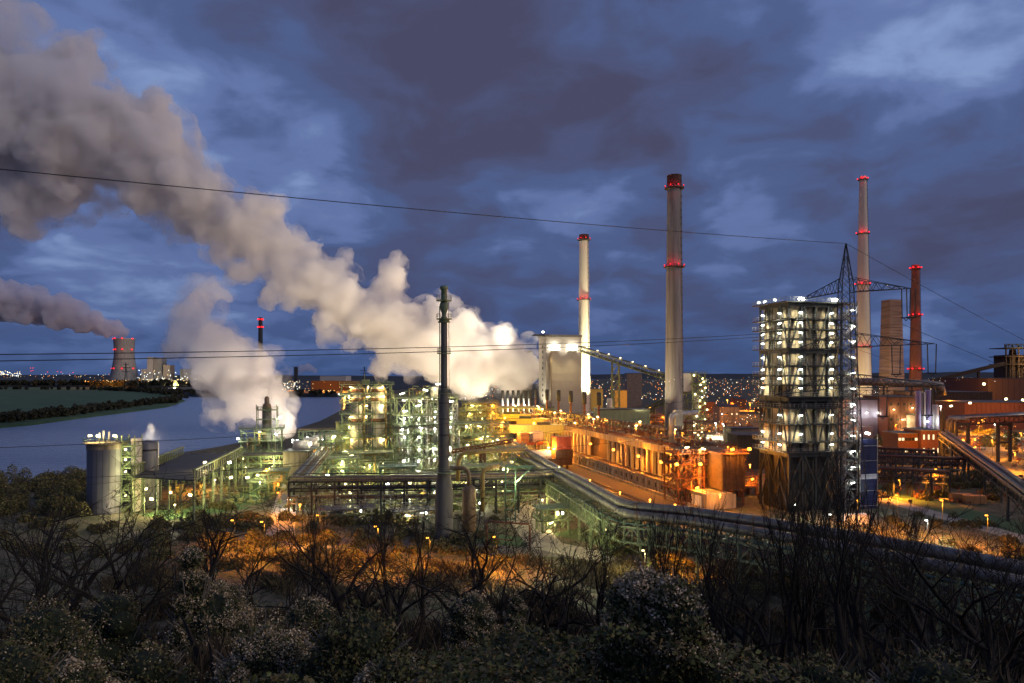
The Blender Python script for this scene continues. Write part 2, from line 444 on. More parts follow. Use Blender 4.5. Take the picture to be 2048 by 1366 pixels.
def plume(name, label, blobs, m, voxel, disp, tex, seed=1, puffs=10, puff=(.28, .55), puff_out=.8, step=None, scale=1.0, parent=None, fine=0, fine_tex=5, extra=()):
    """steam: a chain of billows fused into one body, roughened at two scales"""
    rr = random.Random(seed); mb = MB()
    def ball(c, r, sq=1.0):
        mb.poly([(c[0] + x * r, c[1] + y * r, c[2] + z * r * sq) for x, y, z in ICO[0]], ICO[1])
    bl = [(P(px, py, D), r * scale * D / F) for px, py, r, D in blobs]
    chain = []
    for (c, r), (c2, r2) in zip(bl, bl[1:]):
        n = max(1, int((c2 - c).length / (.45 * min(r, r2))))
        if (c2 - c).length > (r + r2) * 1.6: n = 1
        for k in range(n): chain.append((c.lerp(c2, k / n), r + (r2 - r) * k / n))
    chain.append(bl[-1])
    chain += [(P(px, py, D), r * scale * D / F) for px, py, r, D in extra]
    for c, r in chain:
        ball(c, r * .82)
        for k in range(puffs):
            d = Vector((rr.gauss(0, 1), rr.gauss(0, 1) * .8, rr.gauss(0, 1))).normalized()
            ball(c + d * r * rr.uniform(.55, puff_out), r * rr.uniform(*puff))
    base = bl[0][0]
    mb.v = [(v[0] - base.x, v[1] - base.y, v[2] - base.z) for v in mb.v]
    o = part(mb, name, m); o.location = base
    if parent is None: tag(o, label, 'steam', kind='stuff')
    else: o.parent = parent; o.location = base - parent.location; o['kind'] = 'stuff'
    rm = o.modifiers.new('fuse', 'REMESH'); rm.mode = 'VOXEL'; rm.voxel_size = voxel
    for i, (ds, sc) in enumerate(((disp, tex), (fine, fine_tex))):
        if not ds: continue
        t = bpy.data.textures.new('billow', 'CLOUDS'); t.noise_scale = sc; t.noise_depth = 4
        dm = o.modifiers.new('billow', 'DISPLACE'); dm.texture = t; dm.strength = ds; dm.mid_level = .5; dm.texture_coords = 'GLOBAL'
    if step: m.cycles.volume_step_rate = step
    return o
steam_mat('steam_main', .15, (.99, .985, .98), .045, .32, .52)
steam_mat('steam_wisp', .10, (.99, .985, .98), .040, .46, .66)
steam_mat('steam_far', .055, (.93, .92, .97), .008, .3, .5)
steam_mat('steam_second', .13, (.99, .985, .98), .055, .36, .58)
steam_mat('steam_thin', .075, (.99, .985, .98), .055, .46, .68)
MAINP = [(1046, 738, 52, 556), (1010, 735, 70, 556), (960, 722, 84, 552), (910, 706, 86, 550), (855, 690, 84, 548), (790, 660, 78, 545), (730, 632, 66, 540), (665, 590, 62, 535),
         (600, 553, 62, 530), (545, 500, 66, 525), (490, 455, 74, 520), (430, 432, 70, 516), (375, 395, 82, 510), (305, 325, 112, 505), (225, 290, 128, 500), (140, 265, 150, 495), (50, 240, 172, 490), (-60, 205, 190, 485), (-190, 160, 200, 480)]
PUFFS = [(772, 585, 44, 546), (60, 375, 80, 490), (130, 370, 70, 492), (782, 550, 36, 546), (790, 520, 22, 546), (668, 545, 34, 537), (620, 500, 28, 530), (540, 420, 40, 522), (505, 405, 34, 520), (445, 385, 32, 516), (310, 205, 40, 505), (1000, 668, 26, 556), (935, 640, 34, 552), (870, 622, 36, 548), (40, 440, 46, 490), (120, 415, 40, 492),
         (760, 735, 30, 543), (700, 690, 26, 538), (640, 640, 26, 534), (440, 505, 34, 514), (545, 590, 34, 520), (480, 545, 30, 516), (330, 250, 44, 505), (160, 110, 50, 496)]
MB_ = plume('steam_plume', 'large cream to mauve steam plume drifting up from the wet quenching tower', MAINP, MATS['steam_main'], 2.6, 9, 14, seed=4, puffs=9, puff=(.2, .42), puff_out=.9, fine=6, fine_tex=3.5, extra=PUFFS, scale=.86)
plume('wisp', None, MAINP, MATS['steam_wisp'], 3.2, 14, 18, seed=14, puffs=10, puff=(.2, .45), puff_out=1.0, fine=6, fine_tex=7, extra=PUFFS, scale=1.1, parent=MB_)
SECP = [(572, 862, 22, 335), (560, 845, 36, 335), (535, 812, 54, 335), (500, 775, 74, 335), (455, 735, 84, 335), (410, 690, 72, 335), (375, 650, 58, 335), (395, 605, 40, 335), (425, 572, 26, 335)]
SX = [(520, 720, 34, 335), (450, 590, 24, 335), (345, 700, 36, 335), (440, 830, 26, 335), (460, 855, 18, 335)]
MB_ = plume('steam_plume', 'pale steam cloud rising from the cooling cells beside the small scrubber tower', SECP, MATS['steam_second'], 1.7, 7, 10, seed=9, puffs=8, puff=(.2, .4), puff_out=.9, fine=3, fine_tex=3.5, extra=SX, scale=.84)
plume('wisp', None, SECP, MATS['steam_thin'], 2.2, 10, 12, seed=19, puffs=8, puff=(.2, .45), puff_out=1.0, fine=4, fine_tex=5, extra=SX, scale=1.12, parent=MB_)
COOLP = [(246, 668, 13, 2980), (205, 652, 22, 2970), (160, 636, 28, 2960), (110, 622, 34, 2950), (60, 608, 38, 2940), (0, 602, 40, 2930), (-70, 585, 46, 2920)]
plume('steam_plume', 'distant blue grey steam trail leaving the power station cooling tower', COOLP, MATS['steam_far'], 10, 40, 70, seed=5, puffs=8, fine=16, fine_tex=22)
# ------------------------------------------------------------------ chimneys
def chimney(name, label, px, D, ytop, r_top, r_bot, m, rings=(), lamp_r=.42, cap=None, ladder=True, n=32, group=None, base_z=0, lamps=8, bands=0):
    top = EYE + (HY - ytop) * D / F; c = P(px, 900, D); t = thing(name, label, 'chimney', (c.x, c.y, base_z), 0, group)
    H = top - base_z
    rad = lambda z: r_bot + (r_top - r_bot) * min(1, z / H) ** .85
    prof = [(rad(H * i / 16), H * i / 16) for i in range(17)]
    part(MB().lathe(prof, n=n, caps=False).lathe([(r_top, H), (r_top * .8, H), (r_top * .8, H - 3)], n=n, caps=False), 'shaft', m, t, smooth=True)
    if cap:
        part(MB().lathe([(r_top * 1.03, H - cap), (r_top * 1.06, H - cap + .5), (r_top * 1.04, H - .6), (r_top * 1.08, H + .15), (r_top * .8, H + .15)], n=n, caps=False), 'cap', 'timber_dark', t)
    for z in rings:
        r = rad(z)
        g = part(MB().lathe([(r + .02, z), (r + 1.5, z), (r + 1.5, z + .35), (r + .02, z + .35)], n=n), 'platform', 'dark_steel', t)
        pts = [((r + 1.4) * math.cos(a), (r + 1.4) * math.sin(a), z + .35) for a in [2 * math.pi * k / 20 for k in range(20)]]
        part(MB().rail(pts, 1.2, 3, .12, closed=True), 'railing', 'dark_steel', g)
        for k in range(lamps):
            a = 2 * math.pi * (k + .25) / lamps
            q = Vector((c.x, c.y, base_z)) + Vector(((r + 1.5) * math.cos(a), (r + 1.5) * math.sin(a), z + 1.3))
            lamp_part(t, q, 'lamp_red', (lamp_r, lamp_r, lamp_r), (1, .02, .02), 0, name='warning_light')
        for a in (-1.9, -1.2, -2.6): light((c.x + (r + 2.4) * math.cos(a), c.y + (r + 2.4) * math.sin(a), base_z + z + 1.6), (1, .02, .02), 380, t, .3)
    if ladder:
        a = -.75; mb = MB()
        for s in (-.35, .35):
            mb.path([((rad(z) + .4) * math.cos(a) + s * .7, (rad(z) + .4) * math.sin(a) + s * .7, z) for z in (2, H * .3, H * .6, H - 2)], .09, 4)
        for k in range(int(H / 4)): z = 2 + k * 4.0; mb.lathe([(.55, 0), (.55, .2)], ((rad(z) + .5) * math.cos(a), (rad(z) + .5) * math.sin(a), z), 6)
        part(mb, 'ladder', 'dark_steel', t)
    if bands:
        for k in range(1, bands):
            z = H * k / bands; part(MB().lathe([(rad(z) + .02, z), (rad(z) + .09, z + .1), (rad(z) + .09, z + .4), (rad(z) + .02, z + .5)], n=n, caps=False), 'band', m, t)
    return t
chimney('chimney', 'tall grey concrete chimney with black cap in front of the conveyor slope', 1348.5, 400, 352, 3.95, 5.6, 'concrete', (62 + 40, 107 + 40), cap=6, bands=7)
chimney('chimney', 'floodlit cream chimney behind the grey coal tower', 1168, 560, 470, 3.7, 5.2, 'concrete_pale', (100.5, 148.6), cap=5, lamps=8)
chimney('chimney', 'tallest thin pale chimney behind the steel pylon', 1726, 700, 353, 3.3, 9.0, 'concrete_pale', (68, 131, 182, 236), lamp_r=.9, lamps=5, bands=9)
chimney('chimney', 'red brown brick chimney with rings of red lights', 1831, 700, 530, 3.5, 6.6, 'stack_brick', (46, 100, 147), lamp_r=1.0, lamps=7)
chimney('chimney', 'far thin dark stack seen above the second steam cloud', 521, 3230, 635, 9, 13, 'dark_steel', (265, 300), lamp_r=5.5, lamps=6, ladder=False)
# square stub of a stack, shuttering layers showing
def stub():
    D = 700; c = P(1783, 900, D); H = EYE + (HY - 600) * D / F; t = thing('stack_stub', 'short wide tapered concrete stack with banded layers beside the brick chimney', 'chimney', (c.x, c.y, 0), .25)
    n = 38
    for k in range(n):
        f = k / n; z0 = H * f; z1 = H * (k + 1) / n - .25; w = 9.6 - 2.6 * f; w2 = 9.6 - 2.6 * (k + 1) / n; o = .12 * (k % 2)
        mb = MB(); mb.poly([(-w - o, -w * .8 - o, z0), (w + o, -w * .8 - o, z0), (w + o, w * .8 + o, z0), (-w - o, w * .8 + o, z0), (-w2 - o, -w2 * .8 - o, z1), (w2 + o, -w2 * .8 - o, z1), (w2 + o, w2 * .8 + o, z1), (-w2 - o, w2 * .8 + o, z1)],
                          [(4, 5, 6, 7), (0, 1, 5, 4), (1, 2, 6, 5), (2, 3, 7, 6), (3, 0, 4, 7)])
        part(mb, 'course', 'stub_concrete', t)
    mb = MB()
    for k in range(4): mb.beam((-5 + 3.3 * k, -4.5, H - 1), (-5 + 3.3 * k, -4.5, H + .4), .5)
    part(mb, 'parapet', 'concrete_dirty', t)
stub()

# ------------------------------------------------------------------ coal tower with its floodlights
def coal_tower():
    c = P(1092, 900, 520); t = thing('coal_tower', 'tall grey concrete coal tower with two dazzling floodlight banks', 'tower', (c.x, c.y, 0), TH)
    H = EYE + (HY - 669) * 520 / F; W = 28.0; Dp = 18.0
    part(MB().box(0, W, 0, Dp, 0, H - 1.6), 'wall', 'concrete_flat', t)
    part(MB().box(-.6, W + .6, -.6, Dp + .6, H - 1.6, H), 'roof', 'roof_grey', t)
    for k in range(1, 12): part(MB().box(0, W, -.05, 0, H * k / 12 - .06, H * k / 12 + .06), 'pour_line', 'concrete', t)
    for k in range(14):
        z = 8 + k * 4.1
        part(MB().box(-.1, .0, 7, 9, z, z + 1.8), 'window', 'window_glass', t)
    part(MB().box(-9.5, 2, 1, 5, H - 1.0, H - .2).beam((-9, 3, H + .2), (3, 3, H + .2), .4), 'cantilever', 'dark_steel', t)
    part(MB().box(3, 4.4, -1.0, -.13, 0, H - 14), 'duct', 'concrete_dirty', t)
    for cx_ in (6.6, 20.6):
        b = part(MB().box(cx_ - 3, cx_ + 3, -2.6, -.2, 58.6, 58.9).rail([(cx_ - 3, -2.6, 58.9), (cx_ + 3, -2.6, 58.9)], 1.1, 1.5, .1), 'lamp_bracket', 'dark_steel', t)
        for i in range(4):
            for j in range(2):
                lx = cx_ - 2.1 + 1.4 * i; z = 60.2 + 1.5 * j
                wp = wmat(t) @ Vector((lx, -2.2, z))
                lamp_part(t, wp, 'lamp_flood', (1.4, .5, 1.5), WHITE, 0, rz=0, name='lamp_panel')
        spot(wmat(t) @ Vector((cx_, -3.2, 61)), wmat(t) @ Vector((cx_ - 6, -60, 0)), (1, .78, .38), 90000, 140, t, 1.5)
        light(wmat(t) @ Vector((cx_, -4.2, 61)), (1, .86, .58), 1500, t, 1.2)

coal_tower()
ct = [o for o in bpy.data.objects if o.name == 'coal_tower'][0]
lamp_part(ct, P(1086, 664, 527), 'lamp_flood', (1.4, .8, .8), WHITE, 0, name='lamp_panel')
spot(P(1083, 660, 526), P(820, 610, 545), (1, .84, .60), 480000, 85, ct, 1.0)  # roof lamp and spot added to light the steam plume from the right
# masts: floods for the chimneys, plus ones added to light steam and coal tower
def flood_fill_mast(label, p, h, target, col, watts, ang=60):
    t = thing('flood_fill_mast', label, 'floodlight', (p.x, p.y, 0)); t['group'] = 'floodlight masts'
    part(MB().path([(0, 0, 0), (0, 0, h)], .25, 8), 'pole', 'dark_steel', t)
    part(MB().box(-1.5, 1.5, -.15, .15, h, h + .3), 'crossbar', 'dark_steel', t)
    for k in (-1, 1): lamp_part(t, (p.x + k, p.y, h + .8), 'lamp_white', (.8, .4, .6), WHITE, 0)
    spot((p.x, p.y, h + 1.4), target, col, watts, ang, t, .6)
flood_fill_mast('floodlight mast aimed up the cream chimney', Vector((74, 533, 0)), 14, P(1168, 610, 560), (1, .86, .50), 1500000, 100)
flood_fill_mast('added fill light mast below the root of the steam plume', P(985, 830, 520), 14, P(985, 735, 556), (1, .80, .52), 100000, 130)
flood_fill_mast('added fill light mast by the truss bridge aimed into the steam plume', P(900, 830, 480), 14, P(880, 690, 548), (1, .78, .50), 420000, 120)
flood_fill_mast('added fill light mast behind the cooler block aimed into the steam plume', P(820, 850, 430), 14, P(770, 640, 545), (1, .76, .50), 520000, 100)
flood_fill_mast('added fill light mast at the cooling cells aimed into the smaller steam cloud', P(590, 860, 318), 10, P(490, 760, 335), (1, .80, .60), 190000, 120)
flood_fill_mast('added fill light mast beside the coal tower left wall', P(1065, 830, 515), 12, P(1084, 740, 528), (1, .90, .62), 60000, 90)
flood_fill_mast('floodlight mast between the coal tower and the grey chimney', P(1262, 840, 385), 12, P(1346, 640, 400), (1, .84, .55), 70000, 80)

# ------------------------------------------------------------------ wet quenching tower inside the steam
def quench_tower():
    c = P(1040, 900, 575); t = thing('quenching_tower', 'dark louvred quenching tower half hidden by the big steam plume', 'tower', (c.x, c.y, 0), TH)
    H = EYE + (HY - 701) * 575 / F; W = 10.5; Dp = 16
    part(MB().box(0, W, 0, Dp, 0, H), 'shell', 'timber_dark', t)
    for k in range(15):
        z = 6 + k * (H - 8) / 15
        part(MB().poly([(-.9, -.9, z), (W + .9, -.9, z), (W + .9, Dp + .9, z), (-.9, Dp + .9, z), (0, 0, z + 2.2), (W, 0, z + 2.2), (W, Dp, z + 2.2), (0, Dp, z + 2.2)],
                       [(3, 2, 1, 0), (0, 1, 5, 4), (1, 2, 6, 5), (2, 3, 7, 6), (3, 0, 4, 7)]), 'louvre', 'timber_dark', t)
quench_tower()

# ------------------------------------------------------------------ conveyors from the coal tower
def gallery(name, label, cat, p, q, w=3.0, h=3.2, m='olive_steel', bay=4, lamps=6, supports=(), rz=None, group=None, roof='roof_dark', lk='lamp_warm', watts=350):
    p = Vector(p); q = Vector(q); t = thing(name, label, cat, (p.x, p.y, 0), 0, group)
    d = (q - p).normalized(); s = d.cross(Vector((0, 0, 1))).normalized() * (w / 2); up = Vector((0, 0, 1))
    part(MB().beam(p, q, w * .94, .3), 'deck', m, t, world=True)
    part(MB().beam(p + up * (h + .2), q + up * (h + .2), w * 1.1, .2), 'roof', roof, t, world=True)
    for sg in (-1, 1):
        part(MB().truss(p + s * sg, q + s * sg, h, bay, .28), 'side_truss', m, t, world=True)
    part(MB().beam(p + up * 1.0, q + up * 1.0, w * .5, .25), 'belt', 'roof_dark', t, world=True)
    for k in range(lamps):
        a = p.lerp(q, (k + .5) / lamps) + up * (h + .7) - s * .9
        if s.y > 0: a = p.lerp(q, (k + .5) / lamps) + up * (h + .7) - s * .9
        lamp_part(t, a, lk, (.9, .5, .3), WARM, watts, off=(0, -.6, .7))
    for f, wdt in supports:
        a = p.lerp(q, f); tb = MB()
        for i in (-1, 1):
            for j in (-1, 1): tb.beam((a.x + i * wdt / 2, a.y + j * wdt / 2, 0), (a.x + i * wdt / 2.4, a.y + j * wdt / 2.4, a.z), .5)
        n = max(2, int(a.z / wdt))
        for k in range(n):
            z0 = a.z * k / n; z1 = a.z * (k + 1) / n
            for i in (-1, 1):
                tb.beam((a.x - wdt / 2.2, a.y + i * wdt / 2.2, z0), (a.x + wdt / 2.2, a.y + i * wdt / 2.2, z1), .3)
                tb.beam((a.x - wdt / 2.2, a.y + i * wdt / 2.2, z1), (a.x + wdt / 2.2, a.y + i * wdt / 2.2, z1), .3)
                tb.beam((a.x + i * wdt / 2.2, a.y - wdt / 2.2, z0), (a.x + i * wdt / 2.2, a.y + wdt / 2.2, z1), .3)
        part(tb, 'trestle', m, t, world=True)
    return t
gallery('conveyor_bridge', 'long lattice conveyor bridge sloping from the coal tower down behind the grey chimney', 'conveyor', P(1160, 702, 512), P(1388, 778, 412), 3.4, 3.4, lamps=9, supports=((.36, 5.5),))
gallery('conveyor_bridge', 'lower green conveyor rising from the ground towards the grey chimney', 'conveyor', P(1262, 840, 455), P(1392, 776, 425), 3.2, 3.0, lamps=6, supports=((.35, 2.5), (.55, 2.5), (.75, 2.5)))

# ------------------------------------------------------------------ steel tower kit (local frame, built along the plant grid)
def steel_frame(t, W, Dp, levels, H, m='green_steel', nx=2, ny=2, cw=.45, overhang=1.0, rail=True, brace=True, plat_m=None, z0=0):
    plat_m = plat_m or m
    for i in range(nx):
        for j in range(ny):
            x = W * i / (nx - 1); y = Dp * j / (ny - 1)
            part(MB().beam((x, y, z0), (x, y, H), cw), 'column', m, t)
    zs = [z0] + list(levels)
    for z in levels:
        g = part(MB().box(-overhang, W + overhang, -overhang, Dp + overhang, z, z + .3), 'platform', plat_m, t)
        if rail:
            o = overhang - .1
            part(MB().rail([(-o, -o, z + .3), (W + o, -o, z + .3), (W + o, Dp + o, z + .3), (-o, Dp + o, z + .3)], 1.15, 1.8, .09, closed=True), 'railing', m, g)
    if brace:
        mb = MB()
        for k in range(len(zs) - 1):
            a, b = zs[k], zs[k + 1]
            for i in range(nx - 1):
                x0 = W * i / (nx - 1); x1 = W * (i + 1) / (nx - 1)
                if (i + k) % 2: x0, x1 = x1, x0
                mb.beam((x0, 0, a), (x1, 0, b), .22); mb.beam((x1, Dp, a), (x0, Dp, b), .22)
            for j in range(ny - 1):
                y0 = Dp * j / (ny - 1); y1 = Dp * (j + 1) / (ny - 1)
                if (j + k) % 2: y0, y1 = y1, y0
                mb.beam((0, y0, a), (0, y1, b), .22); mb.beam((W, y1, a), (W, y0, b), .22)
        part(mb, 'bracing', m, t)
def stairs(t, x, y, z0, z1, w=4.0, m='green_steel', step=3.0):
    """zigzag stair flights climbing in one bay"""
    n = max(1, int((z1 - z0) / step))
    for k in range(n):
        a = z0 + (z1 - z0) * k / n; b = z0 + (z1 - z0) * (k + 1) / n
        x0, x1 = (x, x + w) if k % 2 == 0 else (x + w, x)
        mb = MB(); mb.beam((x0, y, a), (x1, y, b), .9, .2)
        for s in (-.4, .4):
            mb.beam((x0, y + s, a + 1.1), (x1, y + s, b + 1.1), .08)
            for f in (0, .33, .66, 1): mb.beam((x0 + (x1 - x0) * f, y + s, a + (b - a) * f), (x0 + (x1 - x0) * f, y + s, a + (b - a) * f + 1.1), .08)
        part(mb, 'stair_flight', m, t)

# lit transfer tower at the conveyor's foot
def transfer_tower():
    c = P(1385, 900, 398); t = thing('transfer_tower', 'slender lamp studded transfer tower right of the grey chimney', 'tower', (c.x, c.y, 0), TH)
    H = EYE + (HY - 748) * 398 / F
    steel_frame(t, 8, 7, [5, 10, 15, 20, 25, 30, 35, H], H, 'olive_steel', cw=.5)
    stairs(t, 1, -1.6, 0, H, 6, 'olive_steel', 3.2)
    part(MB().box(-5.2, 1, 1, 7, H - 10, H + .5), 'silo', 'pale_cladding', t)
    part(MB().lathe([(2.0, 3), (2.0, H - 12)], (4, 3.6, 0), 14), 'vessel', 'pale_cladding', t, smooth=True)
    rr = random.Random(3)
    for k in range(22):
        z = 3 + k * (H - 2) / 22; x = rr.uniform(-.5, 8.5)
        lamp_part(t, wmat(t) @ Vector((x, -1.5, z)), 'lamp_warm', (.8, .4, .8), (1, .88, .50), 420 if k % 2 else 0, off=(0, -.8, -.3))
transfer_tower()
# ------------------------------------------------------------------ coke oven battery
def battery():
    t = thing('oven_battery', 'long coke oven battery with concrete columns along its orange lit face', 'oven battery', UV(20, 4, 0), TH)
    # local x: across (v), local y: along (u)
    L0, L1 = 0.0, 290.0
    part(MB().box(1.6, 17, L0, L1, 0, 13.5), 'oven_block', 'rust_dark', t)
    part(MB().box(0, 18.5, L0 - 1, L1, 13.5, 15.2), 'deck', 'concrete_dirty', t)
    part(MB().box(-.4, 0.2, L0 - 1, L1, 13.2, 15.6), 'deck_edge', 'concrete_dirty', t)
    for k in range(30):
        y = 3 + k * 4.6 + (18 if k > 12 else 0)
        part(MB().box(-.3, .8, y, y + .9, 4.4, 13.5), 'column', 'concrete' if k < 13 else 'pale_cladding', t)
        part(MB().box(.9, 1.6, y + 1.6, y + 3.9, 4.6, 12.0), 'oven_door', 'rust', t)
    for k in range(24):
        y = 150 + k * 4.2
        part(MB().box(.9, 1.6, y, y + 2.4, 4.6, 12.4), 'oven_door', 'rust', t)
    g = part(MB().box(-1.5, 0, L0, L1, 4.45, 4.6), 'walkway', 'concrete_dirty', t)
    part(MB().rail([(-.3, L0, 15.6), (-.3, 150, 15.6)], 1.2, 2.4, .1).rail([(18.3, L0, 15.2), (18.3, L1, 15.2)], 1.2, 3, .1), 'railing', 'rust', t)
    for x in (4.0, 6.0, 11.5, 13.5):
        part(MB().box(x, x + .25, L0, L1, 15.2, 15.5), 'rail', 'rail_steel', t)
    for k in range(7):
        x = 1.4 + .9 * k
        part(MB().path([(x if k < 3 else x + 10, 2, 16.0 + .35 * (k % 3)), (x if k < 3 else x + 10, 200, 16.0 + .35 * (k % 3))], .22 + .1 * (k % 2), 8), 'pipe', ('pipe_brown', 'rust', 'pipe_grey')[k % 3], t, smooth=True)
    # gas collecting main and the stubby riser pipes along the back
    part(MB().path([(17.0, 40, 18.6), (17.0, 280, 18.6)], .9, 12), 'collecting_main', 'pipe_brown', t, smooth=True)
    for k in range(56):
        y = 44 + k * 4.2
        part(MB().path([(15.2, y, 15.2), (15.2, y, 18.6), (15.8, y, 19.5), (17, y, 19.5)], .38, 8), 'riser_pipe', 'pipe_brown', t, smooth=True)
    for i, y in enumerate((112, 132, 153, 174, 196, 220)):
        part(MB().path([(17.5, y, 15), (17.5, y, 26.5)], .62, 12), 'vent_pipe', 'rust', t, smooth=True)
        part(MB().lathe([(.95, 25.4), (1.15, 25.8), (1.15, 31.5), (.9, 31.8)], (17.5, y, 0), 14), 'vent_cowl', 'dark_steel', t, smooth=True)
        part(MB().box(15.4, 16.4, y - 1.6, y + 1.2, 15.2, 18.2), 'valve_cabinet', 'pale_cladding', t)
    part(MB().truss((0, 60, 15.6), (0, 140, 15.6), 2.2, 4, .2), 'cable_truss', 'rust_dark', t)
    rr = random.Random(12); mb = MB()
    for k in range(190):
        x = rr.uniform(1, 17); y = rr.uniform(3, 270); h = rr.uniform(.6, 3.2); w = rr.uniform(.2, .9)
        mb.box(x, x + w, y, y + w * rr.uniform(1, 3), 15.2, 15.2 + h)
        if k % 3 == 0: mb.path([(x, y, 15.6), (x, y, 17.6), (x + 1.6, y + 2, 17.6)], .14, 5)
    part(mb, 'deck_fittings', 'rust', t, kind='stuff')
    for y, x in ((18, 9), (40, 4), (62, 16), (85, 4), (100, 12), (120, 15), (141, 4), (160, 14), (182, 10), (205, 15), (228, 12), (250, 14)):
        b = t
        wp = wmat(t) @ Vector((x, y, 20.5))
        part(MB().path([(x, y, 15), (x, y, 20.6)], .1, 5), 'lamp_post', 'rust_dark', t)
        lamp_part(t, wp, 'lamp_warm', (.9, .6, .35), (1, .46, .08), 7000, off=(0, -.6, -.9))
    # lamps on the oven face
    for y in (6, 24, 47, 72, 100):
        wp = wmat(t) @ Vector((-2.6, y, 10.5)); lamp_part(t, wp, 'lamp_sodium', (.8, .8, .8), SODIUM, 15000 if y < 30 else 9000, off=(-.6, -.9, -.2), name='face_lamp')
    return t
battery()
def wharf():
    t = thing('wharf_wall', 'long concrete retaining wall with slit windows below the oven battery', 'wall', UV(-6, 0, 0), TH)
    L = 215
    part(MB().box(0, 1.0, 0, L, 0, 4.2), 'wall', 'concrete_dirty', t)
    part(MB().box(-.35, 9.2, 0, L, 4.2, 4.6), 'coping', 'concrete_dirty', t)
    part(MB().box(1.0, 10, 0, 1, 0, 4.2), 'end_wall', 'concrete_dirty', t)
    for k in range(44):
        y = 2 + k * 4.8
        part(MB().box(-.30, 0, y, y + .5, 0, 4.2), 'buttress', 'concrete', t)
        if k < 40: part(MB().box(-.06, 0, y + 2.2, y + 3.2, 1.6, 3.3), 'window', 'window_glass', t)
    part(MB().rail([(0, 0, 4.6), (0, L, 4.6)], 1.1, 2.4, .09), 'railing', 'rust', t)
    part(MB().box(-2.2, -1.4, 0, L, 0.0, .9), 'kerb_beam', 'concrete_dirty', t)
wharf()
# end structure: steel pipe work at the near end of the ovens
def battery_end():
    o = UV(4, -4, 0); t = thing('end_frame', 'rusty steel frame of pipes and ladders closing the near end of the ovens', 'steel frame', o, TH)
    steel_frame(t, 9, 9, [4.4, 8, 12.2, 15.6], 17, 'rust', nx=3, ny=2, cw=.4, overhang=.8)
    rr = random.Random(5)
    for k in range(18):
        x = rr.uniform(0, 9); r = rr.uniform(.12, .35)
        part(MB().path([(x, rr.uniform(-.6, 2), 0), (x, .4, rr.uniform(9, 17)), (x + rr.uniform(-2, 2), 6, 17)], r, 8), 'pipe', ('rust', 'pipe_brown', 'pipe_grey')[k % 3], t, smooth=True)
    stairs(t, 1, -1.3, 0, 15, 5, 'rust', 3)
    for x, z, w in ((-1.6, 12.8, 7000), (6.5, 12.6, 8000), (5.5, 5.2, 7000)):
        lamp_part(t, wmat(t) @ Vector((x, -2.0, z)), 'lamp_sodium', (.8, .8, .8), SODIUM, w, off=(0, -1, 0), name='sodium_lamp')
    for x, z in ((2.5, 17.8), (8.2, 17.2)):
        lamp_part(t, wmat(t) @ Vector((x, -1.0, z)), 'lamp_warm', (1.3, .4, .4), (1, .7, .3), 1500, off=(0, -1, -.3))
    b = thing('bunker', 'rust brown ribbed steel bunker right of the orange lit frame', 'bunker', UV(-3, 7, 0), TH)
    part(MB().box(0, 8.2, 0, 10, 5, 16), 'shell', 'rust_dark', b)
    for k in range(7): part(MB().box(.1 + 1.25 * k, .4 + 1.25 * k, -.3, 0, 5, 16), 'stiffener', 'rust_dark', b)
    part(MB().box(-.8, 9, -.8, 10.8, 16, 16.4), 'roof', 'rust', b)
    for x in (.5, 4, 7.7): part(MB().beam((x, .5, 0), (x, .5, 5), .6), 'leg', 'rust', b)
    part(MB().rail([(-.7, -.7, 16.4), (8.9, -.7, 16.4), (8.9, 10.6, 16.4)], 1.1, 1.6, .09), 'railing', 'rust', b)
    for x, y, z in ((8.6, -1.4, 17.6), (3, -1, 17.6)):
        lamp_part(b, wmat(b) @ Vector((x, y, z)), 'lamp_sodium', (.8, .8, .7), SODIUM, 4200, off=(0, -.9, -.3), name='sodium_lamp')
    w = thing('gas_duct', 'fat white elbow pipe standing at the near end of the oven deck', 'pipe', UV(29, 7, 0), TH)
    part(MB().path([(0, 0, 15), (0, 0, 25.2), (.4, 0, 26.1), (1.3, 0, 26.5), (12, 4, 26.8)], .95, 14), 'pipe', 'bright_steel', w, smooth=True)
    part(MB().box(1.2, 3.8, -.8, 1.4, 22.5, 28), 'valve_box', 'bright_steel', w)
battery_end()

# rails and ballast between the ovens and the pipe bridge
bal = part(MB().box(-16, -2.3, -20, 260, -.5, .04), 'track_bed', 'track_ballast', None); bal.location = UV(-6, 0, 0); bal.rotation_euler = (0, 0, TH); bal['kind'] = 'structure'
def rails():
    t = thing('railway_track', 'pair of shining rail tracks running beside the retaining wall', 'track', UV(-6, -8, 0), TH)
    for x in (-12.5, -9.5, -6.8, -3.8):
        part(MB().box(x - .12, x + .12, -10, 250, .04, .28), 'rail', 'rail_steel', t)
    me = MB().box(-13.2, -9, 0, .4, .02, .12).mesh('sleeper'); me.materials.append(MATS['timber_dark'])
    me2 = MB().box(-7.5, -3.2, 0, .4, .02, .12).mesh('sleeper'); me2.materials.append(MATS['timber_dark'])
    for k in range(80):
        for m_ in (me, me2):
            o = bpy.data.objects.new('sleeper', m_); COL.objects.link(o); o.parent = t; o.location = (0, -8 + k * 1.6, 0)
rails()
